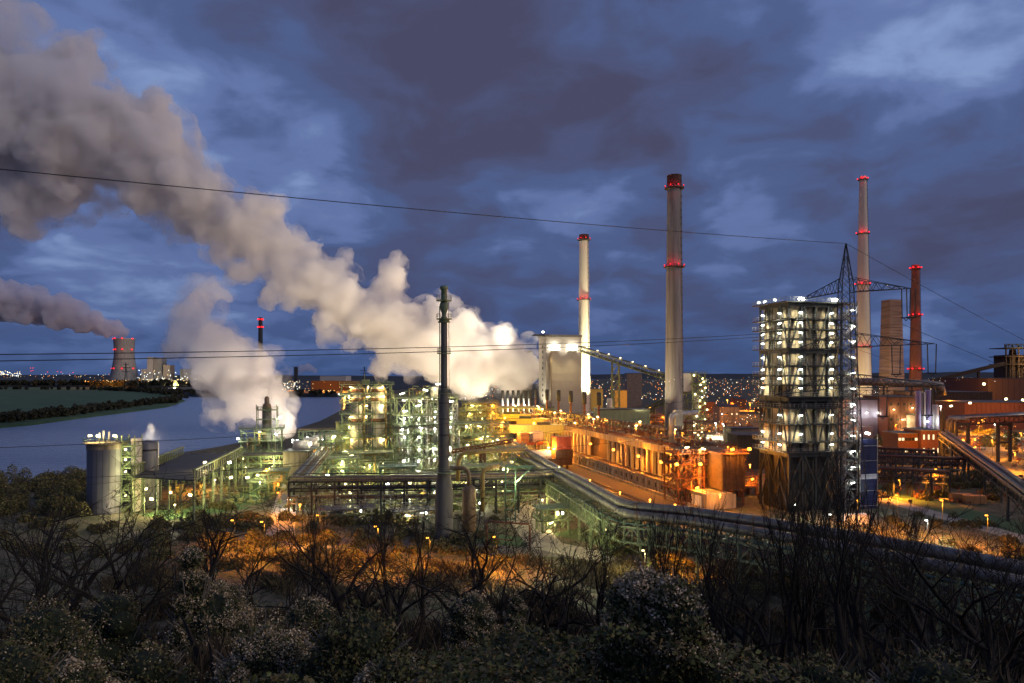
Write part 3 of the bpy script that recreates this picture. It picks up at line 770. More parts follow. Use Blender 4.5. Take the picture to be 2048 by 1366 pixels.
# machines that straddle the track
def machine():
    t = thing('coke_guide_car', 'rusty machine with a red cabin standing over the track beside the ovens', 'machine', UV(92, -6, 0), TH)
    part(MB().box(-26, -1, 0, 9, 3.4, 4.6), 'chassis', 'rust_dark', t)
    part(MB().poly([(-10, 0, 1.6), (-1, 0, 1.6), (-1, 9, 1.6), (-10, 9, 1.6), (-14, 0, 3.4), (-1, 0, 3.4), (-1, 9, 3.4), (-14, 9, 3.4)], [(0, 1, 5, 4), (1, 2, 6, 5), (2, 3, 7, 6), (3, 0, 4, 7), (3, 2, 1, 0)]), 'bogie_frame', 'rust_dark', t)
    for x in (-20, -9, -3): part(MB().beam((x, 1, 0), (x, 1, 3.4), .8).beam((x, 8, 0), (x, 8, 3.4), .8), 'leg', 'rust_dark', t)
    c = part(MB().box(-8.2, -1.2, .2, 6, 8.4, 13.8), 'cabin', 'rust_red', t)
    for k in range(6): part(MB().box(-8.2 + 1.2 * k, -8.05 + 1.2 * k, .08, .2, 8.4, 13.7), 'cabin_rib', 'rust_red', c)
    part(MB().box(-8.6, -.8, -.2, 6.4, 4.6, 8.3), 'engine_housing', 'rust_dark', t)
    part(MB().box(-18.5, -10.5, .2, 5, 4.7, 8.0), 'white_housing', 'pale_cladding', t)
    part(MB().box(-25, -20, .5, 5, 4.7, 7.5), 'switch_house', 'rust', t)
    for x in (-24, -21.5): part(MB().lathe([(.9, 7.5), (.9, 10.6), (.7, 10.8)], (x, 3, 0), 14), 'filter_drum', 'grey_steel', t, smooth=True)
    part(MB().path([(-15.5, 6, 4.6), (-15.5, 6, 11), (-15, 6, 11.6), (-10.5, 6, 11.6), (-10, 6, 11), (-10, 6, 4.6)], .35, 8), 'hoop', 'rust_dark', t, smooth=True)
    part(MB().rail([(-26, 0, 4.6), (-1, 0, 4.6)], 1.1, 1.6, .1), 'railing', 'rust', t)
    for x, z in ((-9.6, 8.9), (-25, 5.2), (-12, 9.4)): lamp_part(t, wmat(t) @ Vector((x, -.8, z)), 'lamp_warm', (.9, .5, .4), (1, .75, .4), 1300, off=(0, -.9, 0))
    light(UV(96, -16, 9), SODIUM, 26000, t)
    b = thing('quench_car', 'orange lit steel platform car with railings farther up the track', 'machine', UV(124, -6, 0), TH)
    part(MB().box(-32, -4, 0, 8, 7.4, 8.6), 'chassis', 'rust_red', b)
    for x in (-30, -18, -6): part(MB().beam((x, 1, 0), (x, 1, 7.4), .7), 'leg', 'rust', b)
    part(MB().rail([(-32, 0, 8.6), (-4, 0, 8.6)], 1.5, 2, .12), 'railing', 'rust_red', b)
    part(MB().box(-15, -11, .5, 6, 8.6, 13.2), 'cab', 'container_orange', b)
    part(MB().box(-9, -4, .5, 6, 8.6, 13.5), 'box_housing', 'pale_cladding', b)
    part(MB().lathe([(1.0, 0), (1.0, 7.2)], (-22, 2, 0), 12), 'tank', 'pipe_yellow', b, smooth=True)
    lamp_part(b, UV(123, -40 + 12, 6), 'lamp_warm', (.8, .5, .4), (1, .6, .2), 6000, off=(0, -1, 0))
    light(UV(130, -22, 15), (1, .4, .05), 26000, b)
machine()

# ------------------------------------------------------------------ cladded conveyor galleries behind
def clad_gallery(label, px0, px1, ya, yb, D, m, depth=5, taper=True, hut=None, group=None):
    a = P(px0, ya, D); b = P(px1, ya, D + 0); h = (yb - ya) * D / F
    t = thing('clad_gallery', label, 'conveyor', (a.x, a.y, 0)); W = b.x - a.x; z1 = a.z; z0 = z1 - h
    n = max(3, int(W / 1.8))
    part(MB().box(.1, W - .1, .06, depth, z0, z1 - .1), 'shell', m, t)
    me = MB().box(0, W / n - .14, -.05, .06, 0, h - .15).mesh('cladding_panel'); me.materials.append(MATS[m])
    for k in range(n):
        o = bpy.data.objects.new('cladding_panel', me); COL.objects.link(o); o.parent = t; o.location = (k * W / n, 0, z0 + .02)
    part(MB().box(-.3, W + .3, -.3, depth + .3, z1 - .1, z1 + .25), 'roof', m, t)
    if hut: part(MB().box(hut[0], hut[1], .5, depth - .5, z1 + .25, z1 + 1.6), 'roof_hut', 'roof_dark', t)
    for x in (W * .12, W * .5, W * .88): part(MB().beam((x, depth / 2, 0), (x, depth / 2, z0), .6), 'leg', 'rust', t)
    return t
clad_gallery('long pale green clad gallery crossing towards the ovens', 1018, 1201, 851, 866, 345, 'green_cladding', hut=(14, 20.5))
clad_gallery('bright yellow lit clad gallery behind the pale green one', 1033, 1150, 838.5, 852, 378, 'yellow_cladding', hut=(1.5, 8))
clad_gallery('upper yellow lit clad gallery nearest the truss bridge', 986, 1110, 829.5, 842, 412, 'yellow_cladding', hut=(6, 16))
for (x, y, D, w) in ((1004, 848, 368, 26000), (1068, 846, 362, 16000), (1120, 838, 366, 9000), (1060, 836, 396, 20000), (1010, 836, 398, 22000), (1150, 846, 330, 3000)):
    p = P(x, y, D); t = thing('yellow_lamp', {1004: 'glaring yellow sodium lamp at the end of the big pipes', 1068: 'yellow lamp mast before the middle of the yellow gallery', 1120: 'yellow lamp mast before the right end of the yellow gallery', 1060: 'yellow lamp mast between the two yellow galleries',
              1010: 'yellow lamp mast by the upper gallery near the green steelwork', 1150: 'small lamp mast over the pale green gallery'}[x], 'lamp', (p.x, p.y, 0), 0, 'yellow lamp masts by the galleries')
    part(MB().path([(0, 0, 0), (0, 0, p.z)], .13, 6), 'pole', 'rust', t)
    lamp_part(t, p, 'lamp_yellow' if x != 1150 else 'lamp_warm', (2.4, 1, 1.8) if x == 1004 else (.8, .5, .6), None, 0)
    light(p + Vector((0, -1.5, .4)), YEL, w, t, .5)
# ------------------------------------------------------------------ by-product plant: steel racks full of pipes
PIPE_M = ['pipe_grey', 'green_steel', 'pipe_yellow', 'pipe_silver', 'blue_green_steel', 'olive_steel']
LAMPK = {'w': ('lamp_white', WHITE), 'y': ('lamp_warm', WARM), 'g': ('lamp_warm', GREENISH), 'o': ('lamp_sodium', SODIUM)}
def rack(label, px, D, W, Dp, levels, seed, m='green_steel', nx=3, npipe=14, lamps='yyyg', watts=700, vessels=(), name='process_rack', cat='steel structure', stair=True, pm=None, rz=TH, group=None, rmax=.34, hr=None, z0=0):
    c = P(px, 900, D); t = thing(name, label, cat, (c.x, c.y, z0), rz, group); H = levels[-1]; rr = random.Random(seed)
    steel_frame(t, W, Dp, levels, H, m, nx=nx, cw=.42)
    zs = [0] + list(levels)
    for k in range(npipe):
        mm = rr.choice(pm or PIPE_M); r = rr.uniform(.10, rmax)
        if rr.random() < .6:
            x = rr.uniform(.3, W - .3); y = rr.uniform(-.4, Dp * .6); a = rr.uniform(0, H * .4); b = rr.uniform(H * .6, H + 1.5); x2 = min(W, max(0, x + rr.choice((-2, 0, 0, 1.5, 2.5))))
            pts = [(x, y, a), (x, y, b)] if x2 == x else [(x, y, a), (x, y, (a + b) / 2), (x2, y, (a + b) / 2 + .3), (x2, y, b)]
        else:
            z = rr.choice(zs[1:]) - rr.uniform(.5, 1.4); y = rr.uniform(-.5, Dp); pts = [(rr.uniform(-1, W * .3), y, z), (rr.uniform(W * .7, W + 1), y, z)]
        part(MB().path(pts, r, 8), 'pipe', mm, t, smooth=True)
    for vx, vy, vr, v0, v1, vm in vessels:
        part(MB().lathe([(vr * .45, v0), (vr, v0 + vr * .35), (vr, v1 - vr * .35), (vr * .45, v1)], (vx, vy, 0), 18), 'vessel', vm, t, smooth=True)
    if stair: stairs(t, W * .15, -1.5, 0, levels[-2] if len(levels) > 1 else H, min(5, W * .6), m, 3.2)
    n = 0
    for k, z in enumerate(zs[1:]):
        for i in range(len(lamps)):
            if rr.random() < .25: continue
            x = W * (i + .5) / len(lamps) + rr.uniform(-.6, .6); kk, cc = LAMPK[lamps[i]]
            sz = ((1.5, .3, .3), (.8, .5, .45), (.5, .4, .9))[rr.randrange(3)]
            lamp_part(t, wmat(t) @ Vector((x, -.9 if rr.random() < .6 else Dp * .4, z - .9)), kk, sz, cc, watts * rr.choice((.6, 1, 1.5)), off=(0, -.5, -.5)); n += 1
    return t
# twin column tower
t = rack('tall twin column tower, two cream columns in green platforms, beside the river', 684, 278, 19.5, 8, [2.6, 6.4, 9.8, 15.4, 20.6, 24.6, 29, 32.6, 36.4], 21, npipe=12, nx=4, lamps='yyy', watts=900,
     vessels=((5.6, 2.2, 2.5, 10.5, 36, 'pale_cladding'), (14.2, 2.2, 2.7, 10.5, 36.2, 'pale_cladding')), name='column_tower', cat='column tower')
for vx in (5.6, 14.2):
    for z in (33.4, 29.8, 21.5):
        part(MB().lathe([(2.74, z), (2.9, z + .2), (2.9, z + 1.2), (2.74, z + 1.4)], (vx, 2.2, 0), 18), 'collar', 'rust', t, smooth=True)
    part(MB().path([(vx + 3.1, 1, 6), (vx + 3.1, 1, 34), (vx + 2, 1.4, 36), (vx, 2, 37.4)], .38, 8), 'pipe', 'pipe_yellow', t, smooth=True)
part(MB().box(8, 11, 3, 6, 36.8, 38.6).beam((9, 4, 38), (9, 4, 41), .2), 'motor_box', 'olive_cladding', t)
# dark ribbed tower left of it, and the olive box
t = thing('ribbed_tower', 'dark grey ribbed tower at the river edge left of the twin columns', 'tower', P(691, 900, 300) * Vector((1, 1, 0)) if False else (P(691, 900, 300).x, 300, 0), TH)
part(MB().box(0, 4.2, 0, 4, 0, 31.5), 'shell', 'tank_wall', t)
for k in range(16): part(MB().box(-.15, 4.35, -.15, 0, 14 + k * 1.1, 14.3 + k * 1.1), 'rib', 'dark_steel', t)
part(MB().box(-3, 4.4, -.6, 4.4, 31.5, 32), 'platform', 'green_steel', t)
for k in range(4): lamp_part(t, wmat(t) @ Vector((-2.6 + 1.6 * k, -.9, 32.3)), 'lamp_white', (.8, .4, .4), WHITE, 500 if k % 2 else 0, off=(0, -.5, .5))
t = thing('olive_box_house', 'plain olive green box building between river and column tower', 'building', (P(672, 900, 288).x, 288, 0), TH)
part(MB().box(0, 7.5, 0, 8, 0, 20.6), 'wall', 'olive_cladding', t)
part(MB().box(-.2, 7.7, -.2, 8.2, 20.6, 21), 'roof', 'olive_steel', t)
part(MB().box(2, 3.2, -.08, 0, 0, 2.2), 'door', 'dark_steel', t)
light(P(690, 880, 275), GREENISH, 3500, t)
# cooler block, dazzling white inside
V2 = [(2.2 + 3.3 * k, 4.2, 1.1, 3 + (k % 3), 22 - 2 * (k % 2), 'bright_steel') for k in range(7)]
t = rack('wide cooler block glowing white inside a cage of pipes and green platforms', 794, 270, 23.5, 9, [3.5, 8.0, 12.6, 17.2, 20.8, 24.6, 31.2], 33, npipe=46, nx=6, lamps='wwww', watts=1500, vessels=V2, name='cooler_block', cat='cooler block', pm=['pipe_silver', 'green_steel', 'bright_steel', 'pipe_grey', 'olive_steel'], rmax=.28)
part(MB().lathe([(1.5, 31.5), (1.6, 32), (1.6, 35), (1, 35.8)], (15, 3, 0), 16), 'roof_tank', 'white_paint', t, smooth=True)
for x, y, z in ((2, 0, 33.2), (8, -1, 28.5), (11, 0, 34.5), (16, 0, 36.8), (21, -1, 30), (3, -1, 26.5), (19, -1, 28.2)):
    lamp_part(t, wmat(t) @ Vector((x, y, z)), 'lamp_white', (1.8, .3, .4), WARM, 1400, off=(0, -.8, .1))
for k in range(9): part(MB().path([(4 + 1.4 * k, 6, 31.5), (4 + 1.4 * k, 6, 34 + (k % 3)), (6 + 1.2 * k, 2, 34 + (k % 3))], .2, 6), 'pipe', 'pipe_yellow' if k % 2 else 'green_steel', t, smooth=True)
stairs(t, 8, 1, 31.3, 35.5, 5)
# white ladder tower
t = thing('ladder_tower', 'narrow bright galvanised scaffold tower right of the white glowing cooler', 'scaffold', (P(906, 900, 262).x, 262, 0), TH)
steel_frame(t, 1.9, 1.9, [3 * k for k in range(1, 11)], 30, 'bright_steel', cw=.14, overhang=.1, rail=False)
# further racks that fill the plant
RK = [
 ('green rack with platforms right of the scaffold tower, yellow lit', 918, 255, 10, 7, [4, 8.5, 13, 18, 22.5], 41, 'green_steel', 3, 16, 'gy', 900),
 ('tall pipe rack of the farther green plant beside the steam', 932, 330, 15, 8, [6, 12, 18, 23.5, 27], 42, 'olive_steel', 4, 18, 'yyo', 1600),
 ('open rust and green frame under the truss bridge end', 962, 300, 12, 8, [5, 10, 15, 19], 43, 'olive_steel', 3, 16, 'yo', 1600),
 ('long low steel frame with red pipes before the big pipe pair', 938, 222, 14, 7, [3, 7, 11], 44, 'green_steel', 4, 12, 'gy', 900),
 ('green pump frame with stairs under the twin columns', 690, 255, 17, 8, [3.6, 8, 11.5], 45, 'green_steel', 4, 18, 'gyg', 1100),
 ('low turquoise railed frame left of the white glowing cooler', 762, 248, 12, 7, [3.5, 7.5], 46, 'blue_green_steel', 3, 10, 'yy', 1000),
 ('green portal frame beside the receding pipe bridge', 640, 262, 8, 7, [5, 10, 15, 18], 47, 'green_steel', 2, 10, 'g', 900),
 ('open green frame left of the pump frame near the small steam jet', 660, 235, 9, 6, [4.5, 9, 12], 48, 'green_steel', 3, 10, 'g', 1300),
 ('frame of lit pumps behind the front pipe bridge, centre', 790, 225, 20, 7, [3.5, 7.5], 49, 'green_steel', 5, 16, 'gywg', 900),
 ('low frame of pumps behind the front pipe bridge, at the foot of the flare stack', 885, 228, 12, 6, [4, 8], 50, 'green_steel', 3, 12, 'yw', 900),
 ('small distant frame between the olive box and the flare, dark green', 830, 330, 12, 8, [8, 16, 24, 30], 51, 'green_steel', 3, 10, 'yw', 1200),
 ('narrow lattice frame where the pipe bridge meets the big pipes', 1000, 252, 9, 6, [5, 10, 14], 52, 'green_steel', 3, 10, 'g', 1200),
 ('square green frame with blower behind the turquoise beam', 1010, 215, 8, 6, [4, 8], 53, 'green_steel', 2, 8, 'y', 1100),
 ('green valve frame beside the bunkered orange road at left', 600, 300, 10, 7, [4, 9], 54, 'green_steel', 3, 8, 'go', 1000),
]
for (lb, px, D, W, Dp, lv, sd, m, nx, npi, lm, wt) in RK:
    rack(lb, px, D, W, Dp, lv, sd, m, nx=nx, npipe=npi, lamps=lm, watts=wt, group='steel process racks',
         vessels=((W * .5, Dp * .6, 1.2, .5, lv[-1] * .7, 'pipe_yellow' if sd % 2 else 'pale_cladding'),) if sd % 3 else ())
# scrubber tower at the left with the steam behind
t = rack('small stepped scrubber tower with round top pipe in front of the steam', 482, 292, 16, 8, [3, 8, 12.5, 17.5], 61, 'green_steel', nx=4, npipe=16, lamps='yyg', watts=1100, vessels=((10, 3, 1.9, 1, 26, 'pipe_grey'), (3.5, 3, 1.4, 1, 14, 'pipe_brown')), name='scrubber_tower', cat='scrubber tower', stair=True)
for z in (21.5, 25.5): part(MB().box(6, 14.4, -1.2, 6.5, z, z + .3), 'platform', 'green_steel', t)
part(MB().rail([(6, -1.2, 25.8), (14.4, -1.2, 25.8), (14.4, 6.4, 25.8), (6, 6.4, 25.8)], 1.2, 1.5, .09, closed=True), 'railing', 'green_steel', t)
for x in (6.2, 14.2): part(MB().beam((x, -1, 17), (x, -1, 28), .35).beam((x, 6, 17), (x, 6, 27), .35), 'column', 'green_steel', t)
part(MB().lathe([(1.9, 26), (1.6, 28), (1.0, 28.4), (1.0, 30.6), (.5, 31.4)], (10, 3, 0), 16), 'vent_head', 'pipe_brown', t, smooth=True)
for x, z in ((-1, 14), (15.5, 22.5), (14, 15.5)): lamp_part(t, wmat(t) @ Vector((x, -1.6, z)), 'lamp_white', (1.0, .4, .7), WHITE, 1500, off=(0, -.8, -.2))
# cooling cell house with its row of lamps
t = thing('cooling_cell_house', 'long orange walled cooling cell house with a row of slanting lamps on top', 'building', (P(566, 900, 262).x, 262, 0), math.radians(-3))
part(MB().box(0, 9, 0, 62, 0, 11.5), 'wall', 'concrete_dirty', t)
part(MB().box(-.3, 9.3, -.3, 62.3, 11.5, 12), 'roof', 'roof_grey', t)
for k in range(14): part(MB().box(9, 9.25, 2 + 4.3 * k, 2.5 + 4.3 * k, 0, 11.5), 'pilaster', 'concrete_dirty', t)
for k in range(5): part(MB().lathe([(3.4, 12), (3.0, 13.6), (3.2, 15.2)], (4.4, 7 + 12 * k, 0), 18), 'fan_cowl', 'pale_cladding', t, smooth=True)
for k in range(7): lamp_part(t, wmat(t) @ Vector((-.4 if k % 2 else 8.9, 4 + 8 * k, 14.2)), 'lamp_white', (.6, 1.6, .9), WHITE, 1500 if k % 2 == 0 else 900, off=(-.8 if k % 2 else .8, -.6, .7))
light(wmat(t) @ Vector((13, 12, 9)), SODIUM, 9000, t); light(wmat(t) @ Vector((-4, -3, 8)), GREENISH, 5000, t)

# ------------------------------------------------------------------ pipe bridges
def pipe_bridge(label, pts, pipes, w=4.0, h=2.6, m='green_steel', bay=4.0, legs=(), truss=True, name='pipe_bridge', cat='pipe bridge', n=10, group='pipe bridges', deckpipes=True):
    """pts: deck centre line (world); pipes: (side offset, height over deck, radius, material)"""
    pts = [Vector(p) for p in pts]; p0 = pts[0]; t = thing(name, label, cat, (p0.x, p0.y, 0), 0, group)
    def side(i):
        d = (pts[min(i + 1, len(pts) - 1)] - pts[max(i - 1, 0)]); d.z = 0; d.normalize(); return Vector((d.y, -d.x, 0))
    for off, hz, r, pm in pipes:
        part(MB().path([p + side(i) * off + Vector((0, 0, hz + r)) for i, p in enumerate(pts)], r, n), 'pipe', pm, t, world=True, smooth=True)
    for i in range(len(pts) - 1):
        a, b = pts[i], pts[i + 1]; s = side(i); s2 = side(i + 1)
        if truss:
            for sg in (-1, 1):
                part(MB().truss(a + s * sg * w / 2 - Vector((0, 0, h)), b + s2 * sg * w / 2 - Vector((0, 0, h)), h, bay, .26), 'side_truss', m, t, world=True)
        mb = MB(); k = max(1, int((b - a).length / bay))
        for j in range(k + 1):
            q = a.lerp(b, j / k); ss = s.lerp(s2, j / k); mb.beam(q - ss * w / 2, q + ss * w / 2, .28)
            if h > 1 and truss: mb.beam(q - ss * w / 2 - Vector((0, 0, h)), q + ss * w / 2 - Vector((0, 0, h)), .24)
        part(mb, 'cross_beams', m, t, world=True)
    for f in legs:
        i = int(f); q = pts[i].lerp(pts[min(i + 1, len(pts) - 1)], f - i); s = side(i)
        for sg in (-1, 1):
            b = q + s * sg * w / 2; gz = max(0, heap_z(b.x, b.y)) if b.y < 140 else 0
            part(MB().beam((b.x, b.y, gz), (b.x, b.y, q.z), .55), 'leg', m, t, world=True)
        mb = MB(); a0 = q - s * w / 2; b0 = q + s * w / 2; zt = q.z - (h if truss else .3)
        mb.beam((a0.x, a0.y, 1), (b0.x, b0.y, zt), .2).beam((b0.x, b0.y, 1), (a0.x, a0.y, zt), .2)
        part(mb, 'leg_bracing', m, t, world=True)
    return t
# front pipe bridge, two storeys
fb = pipe_bridge('long dark front pipe bridge crossing before the process plant', [P(583, 962, 204), P(860, 960, 203), P(1128, 952, 209)],
   [(-1.6, .2, .55, 'pipe_grey'), (-.2, .2, .5, 'pipe_brown'), (1.1, .2, .4, 'pipe_yellow'), (2, .2, .3, 'pipe_grey'), (-1.5, -2.3, .35, 'pipe_brown'), (0, -2.3, .5, 'pipe_grey'), (1.5, -2.3, .3, 'dark_steel'), (-1.8, 1.6, .18, 'dark_steel'),
    (-1.2, -5.1, .4, 'pipe_grey'), (.6, -5.1, .35, 'pipe_brown'), (1.6, -5.1, .2, 'pipe_grey')], w=4.6, h=2.6, m='dark_steel', bay=3.6, legs=[k * .165 for k in range(13)])
for i, (a, b) in enumerate(((P(583, 962, 204), P(860, 960, 203)), (P(860, 960, 203), P(1128, 952, 209)))):
    for sy in (-2.3, 2.3):
        part(MB().truss(a + Vector((0, sy, -6.2)), b + Vector((0, sy, -6.2)), 2.4, 3.6, .2), 'side_truss', 'green_steel' if i else 'grey_steel', fb, world=True)
part(MB().rail([P(583, 962, 204) + Vector((0, -2.3, .2)), P(860, 960, 203) + Vector((0, -2.3, .2)), P(1128, 952, 209) + Vector((0, -2.3, .2))], 1.2, 2.2, .08), 'railing', 'dark_steel', fb, world=True)
for px, py, w, k in ((655, 950, 2500, 'w'), (775, 968, 1400, 'w'), (783, 996, 1300, 'w'), (820, 966, 900, 'y'), (921, 955, 900, 'y'), (954, 970, 1000, 'w'), (960, 1006, 1400, 'w'), (990, 975, 1200, 'y'), (578, 998, 2200, 'w'), (700, 985, 1500, 'g'), (870, 985, 1500, 'g')):
    kk, cc = LAMPK[k]; lamp_part(fb, P(px, py, 209), kk, (.8, .4, .5), cc, w, off=(0, .9, -.6))
# receding bridge at the left
pipe_bridge('pipe bridge running back towards the olive box with a bundle of parallel pipes', [P(603, 954, 208), P(646, 905, 262), P(675, 876, 322)],
   [(-2.4 + .95 * k, .1, .3, ('pipe_grey', 'pipe_silver', 'pipe_brown')[k % 3]) for k in range(6)], w=6, h=2.4, m='green_steel', bay=4, legs=(0.05, .5, 1, 1.5, 2))
pipe_bridge('long green pipe bridge at the left between the tank and the plant', [P(272, 915, 262), P(480, 912, 264), P(700, 908, 268)],
   [(-1.4, .1, .45, 'pipe_grey'), (-.2, .1, .35, 'pipe_brown'), (1.0, .1, .4, 'pipe_grey'), (-1.3, -2.3, .4, 'dark_steel'), (.6, -2.3, .35, 'pipe_brown')], w=4, h=2.7, bay=3.6, legs=[.12 * k for k in range(17)])
pipe_bridge('short green truss bridge between the cooling cells and the olive box', [P(598, 862, 300), P(674, 860, 303)],
   [(-1, .1, .4, 'pipe_grey'), (.6, .1, .4, 'pipe_brown')], w=3.4, h=3, bay=3, legs=(.1, .9))
tb = pipe_bridge('orange lit truss bridge with pipes on top near the six white pipes', [P(918, 816, 436), P(1108, 816, 440)],
   [(-1.6, .2, .55, 'pipe_grey'), (-.2, .2, .45, 'pipe_silver'), (1.2, .2, .5, 'pipe_grey')], w=5, h=4.4, m='olive_steel', bay=5.2, legs=(.02, .5, .98))
for px in (945, 985, 1031, 1075): lamp_part(tb, P(px, 812, 432), 'lamp_warm', (.9, .5, .4), WARM, 2500, off=(0, -1.4, .2)); light(P(px, 824, 428), YEL, 6000, tb)
t = thing('pipe_row', 'row of six thin white vent pipes with dark caps behind the truss bridge', 'vent pipes', (P(1000, 900, 452).x, 452, 0))
for k in range(6):
    x = (2 + 10.6 * k) * 452 / F + 1
    part(MB().path([(x, 0, 0), (x, 0, 25 + 3)], .55, 10), 'vent_pipe', 'white_paint', t, smooth=True)
    part(MB().lathe([(.85, 25.5), (.95, 26), (.95, 30.4), (.8, 30.8)], (x, 0, 0), 10), 'vent_cap', 'dark_steel', t, smooth=True)
part(MB().box(-2, 20, 1, 6, 20, 21).rail([(-2, 0, 21), (20, 0, 21)], 1.2, 2, .12), 'platform', 'rust', t)
for k in range(3): lamp_part(t, (t.location.x + 2 + 7 * k, 449, 21.4), 'lamp_white', (.9, .5, .4), WHITE, 3000, off=(0, -1, .3))
gallery('conveyor_bridge', 'thin brown pipe walkway slanting in front of the big pipe bend', 'walkway', P(905, 905, 232), P(1025, 884, 232), 1.6, .9, 'rust', bay=2.5, lamps=2, supports=((.5, 1.6),))

# the two big pipes and their bridge
z12 = 12.0
def GP(px, py, z=z12): return G(px, py, z)
B1 = [GP(996, 867), GP(1030, 888), GP(1100, 930), GP(1170, 966), GP(1236, 1003), GP(1262, 1012), GP(1370, 1022), GP(1500, 1040), GP(1700, 1072), GP(1900, 1108), GP(2120, 1150)]
B2 = [GP(1012, 894, 10.6), GP(1060, 922, 10.6), GP(1135, 962, 10.6), GP(1205, 1002, 10.6), GP(1240, 1023, 10.6), GP(1262, 1030, 10.6), GP(1380, 1042, 10.6), GP(1500, 1062, 10.6), GP(1700, 1098, 10.6), GP(1900, 1136, 10.6), GP(2120, 1180, 10.6)]
def smooth_bend(pts, k=3):
    out = []
    for i, p in enumerate(pts):
        if 0 < i < len(pts) - 1:
            a = p + (pts[i - 1] - p) * .12; b = p + (pts[i + 1] - p) * .12
            out += [a.lerp(p, .0), (a + b + p * 2) / 4, b]
        else: out.append(p)
    return out
bp = thing('big_pipe', 'fat shining grey pipe, upper of the pair curving through the plant', 'pipe', (B1[0].x, B1[0].y, 0), 0, 'pair of big pipes')
part(MB().path(smooth_bend(B1), 1.05, 20), 'pipe', 'pipe_grey', bp, world=True, smooth=True)
bq = thing('big_pipe', 'fat shining grey pipe, lower of the pair curving through the plant', 'pipe', (B2[0].x, B2[0].y, 0), 0, 'pair of big pipes')
part(MB().path(smooth_bend(B2), .95, 20), 'pipe', 'pipe_grey', bq, world=True, smooth=True)
for par, pts, r in ((bp, B1, 1.05), (bq, B2, .95)):
    for i in range(len(pts) - 1):
        n = max(1, round((pts[i + 1] - pts[i]).length / 11))
        for j in range(n):
            q = pts[i].lerp(pts[i + 1], (j + .12) / n); d = (pts[i + 1] - pts[i]).normalized()
            part(MB().path([q - d * .25, q + d * .25], r + .09, 20), 'flange', 'pipe_brown' if i > 4 else 'grey_steel', par, world=True, smooth=True)
            part(MB().beam((q.x, q.y, q.z - r - 1.2), (q.x, q.y, q.z - r), .8), 'saddle', 'green_steel', par, world=True)
# bridge below them
C1 = [(B1[i] + B2[i]) / 2 - Vector((0, 0, 2.6)) for i in range(len(B1))]
for p in C1: p.z = 8.6
pb = pipe_bridge('green post and rail bridge carrying the two big pipes', C1,
   [(-3.6, .1, .3, 'pipe_grey'), (-2.6, .1, .3, 'pipe_brown'), (2.6, .1, .22, 'blue_green_steel'), (-3.2, -2.9, .35, 'pipe_grey'), (-1.6, -2.9, .3, 'pipe_brown'), (0, -2.9, .3, 'pipe_grey'), (1.8, -2.9, .35, 'pipe_brown')],
   w=8.4, h=3.2, bay=2.6, legs=(0.3, 1.1, 1.6, 2.1, 2.6, 3.1, 3.6, 4.3, 5.5, 6.3, 7, 7.6, 8.3, 9))
for i in range(len(C1) - 1):
    a, b = C1[i], C1[i + 1]; d = b - a; s = Vector((d.y, -d.x, 0)).normalized() * 4.2
    n = max(2, int(d.length / 2.6))
    me = MB().beam((0, 0, -3.6), (0, 0, 1.4), .38).mesh('post'); me.materials.append(MATS['green_steel'])
    for k in range(n):
        for sg in (-1, 1):
            q = a.lerp(b, k / n) + s * sg; o = bpy.data.objects.new('post', me); COL.objects.link(o); o.parent = pb; o.location = (q.x - pb.location.x, q.y - pb.location.y, q.z)
for px, py, D, w in ((1118, 935, 208, 2500), (1150, 1030, 150, 1800), (1180, 1070, 140, 1800), (1040, 965, 190, 3500)):
    light(P(px, py, D), GREENISH, w, pb)
lamp_part(pb, P(1125, 1026, 157), 'lamp_white', (.5, .4, .4), GREENISH, 2600, off=(0, -1, -.4))
lamp_part(pb, P(1172, 965, 200), 'lamp_white', (.8, .4, .4), WARM, 1500, off=(0, -1, -.4))

# ------------------------------------------------------------------ flare stack
def flare():
    D = 172; c = P(888, 900, D); t = thing('flare_stack', 'slim dark flare stack with ringed platforms standing before the plant', 'flare stack', (c.x, c.y, 0))
    zz = lambda y: EYE + (HY - y) * D / F
    part(MB().lathe([(2.3, 0), (2.2, zz(985)), (1.25, zz(925)), (1.2, zz(800)), (.85, zz(786)), (.78, zz(640))], n=22, caps=False), 'shaft', 'flare_grey', t, smooth=True)
    part(MB().lathe([(1.6, zz(645)), (.5, zz(632)), (.6, zz(626)), (1.0, zz(618)), (1.05, zz(608)), (.7, zz(602)), (.75, zz(580)), (1.0, zz(579)), (1.0, zz(573)), (.5, zz(571))], n=18), 'burner_head', 'green_steel', t, smooth=True)
    for y, r in ((602, 1.9), (639, 1.9), (708, 1.7), (788, 1.5), (945, 2.6)):
        z = zz(y); g = part(MB().lathe([(.5, z), (r, z), (r, z + .22), (.5, z + .22)], n=20), 'platform', 'green_steel', t)
        part(MB().rail([((r - .05) * math.cos(a), (r - .05) * math.sin(a), z + .2) for a in [2 * math.pi * k / 12 for k in range(12)]], 1.15, 2, .06, closed=True), 'railing', 'green_steel', g)
    mb = MB(); 
    for s in (-.28, .28): mb.beam((1.35, -.4 + s, 20), (1.2, -.4 + s, zz(605)), .08)
    for k in range(70): mb.beam((1.3, -.7, 20 + k * .55), (1.3, -.1, 20 + k * .55), .06)
    part(mb, 'ladder', 'dark_steel', t)
    part(MB().path([(-1.3, -.2, 4), (-1.3, -.2, zz(790)), (-1.05, -.2, zz(780)), (-1.05, -.2, zz(612))], .12, 8), 'pipe', 'green_steel', t, smooth=True)
    for k in range(9): z = 6 + 3.9 * k; part(MB().lathe([(2.32 - max(0, z - 10) * .05 if z < 30 else 1.32, z)] * 1 + [(1.3, z + .2)], n=18, caps=False), 'flange', 'dark_steel', t) if z > 22 else None
flare()
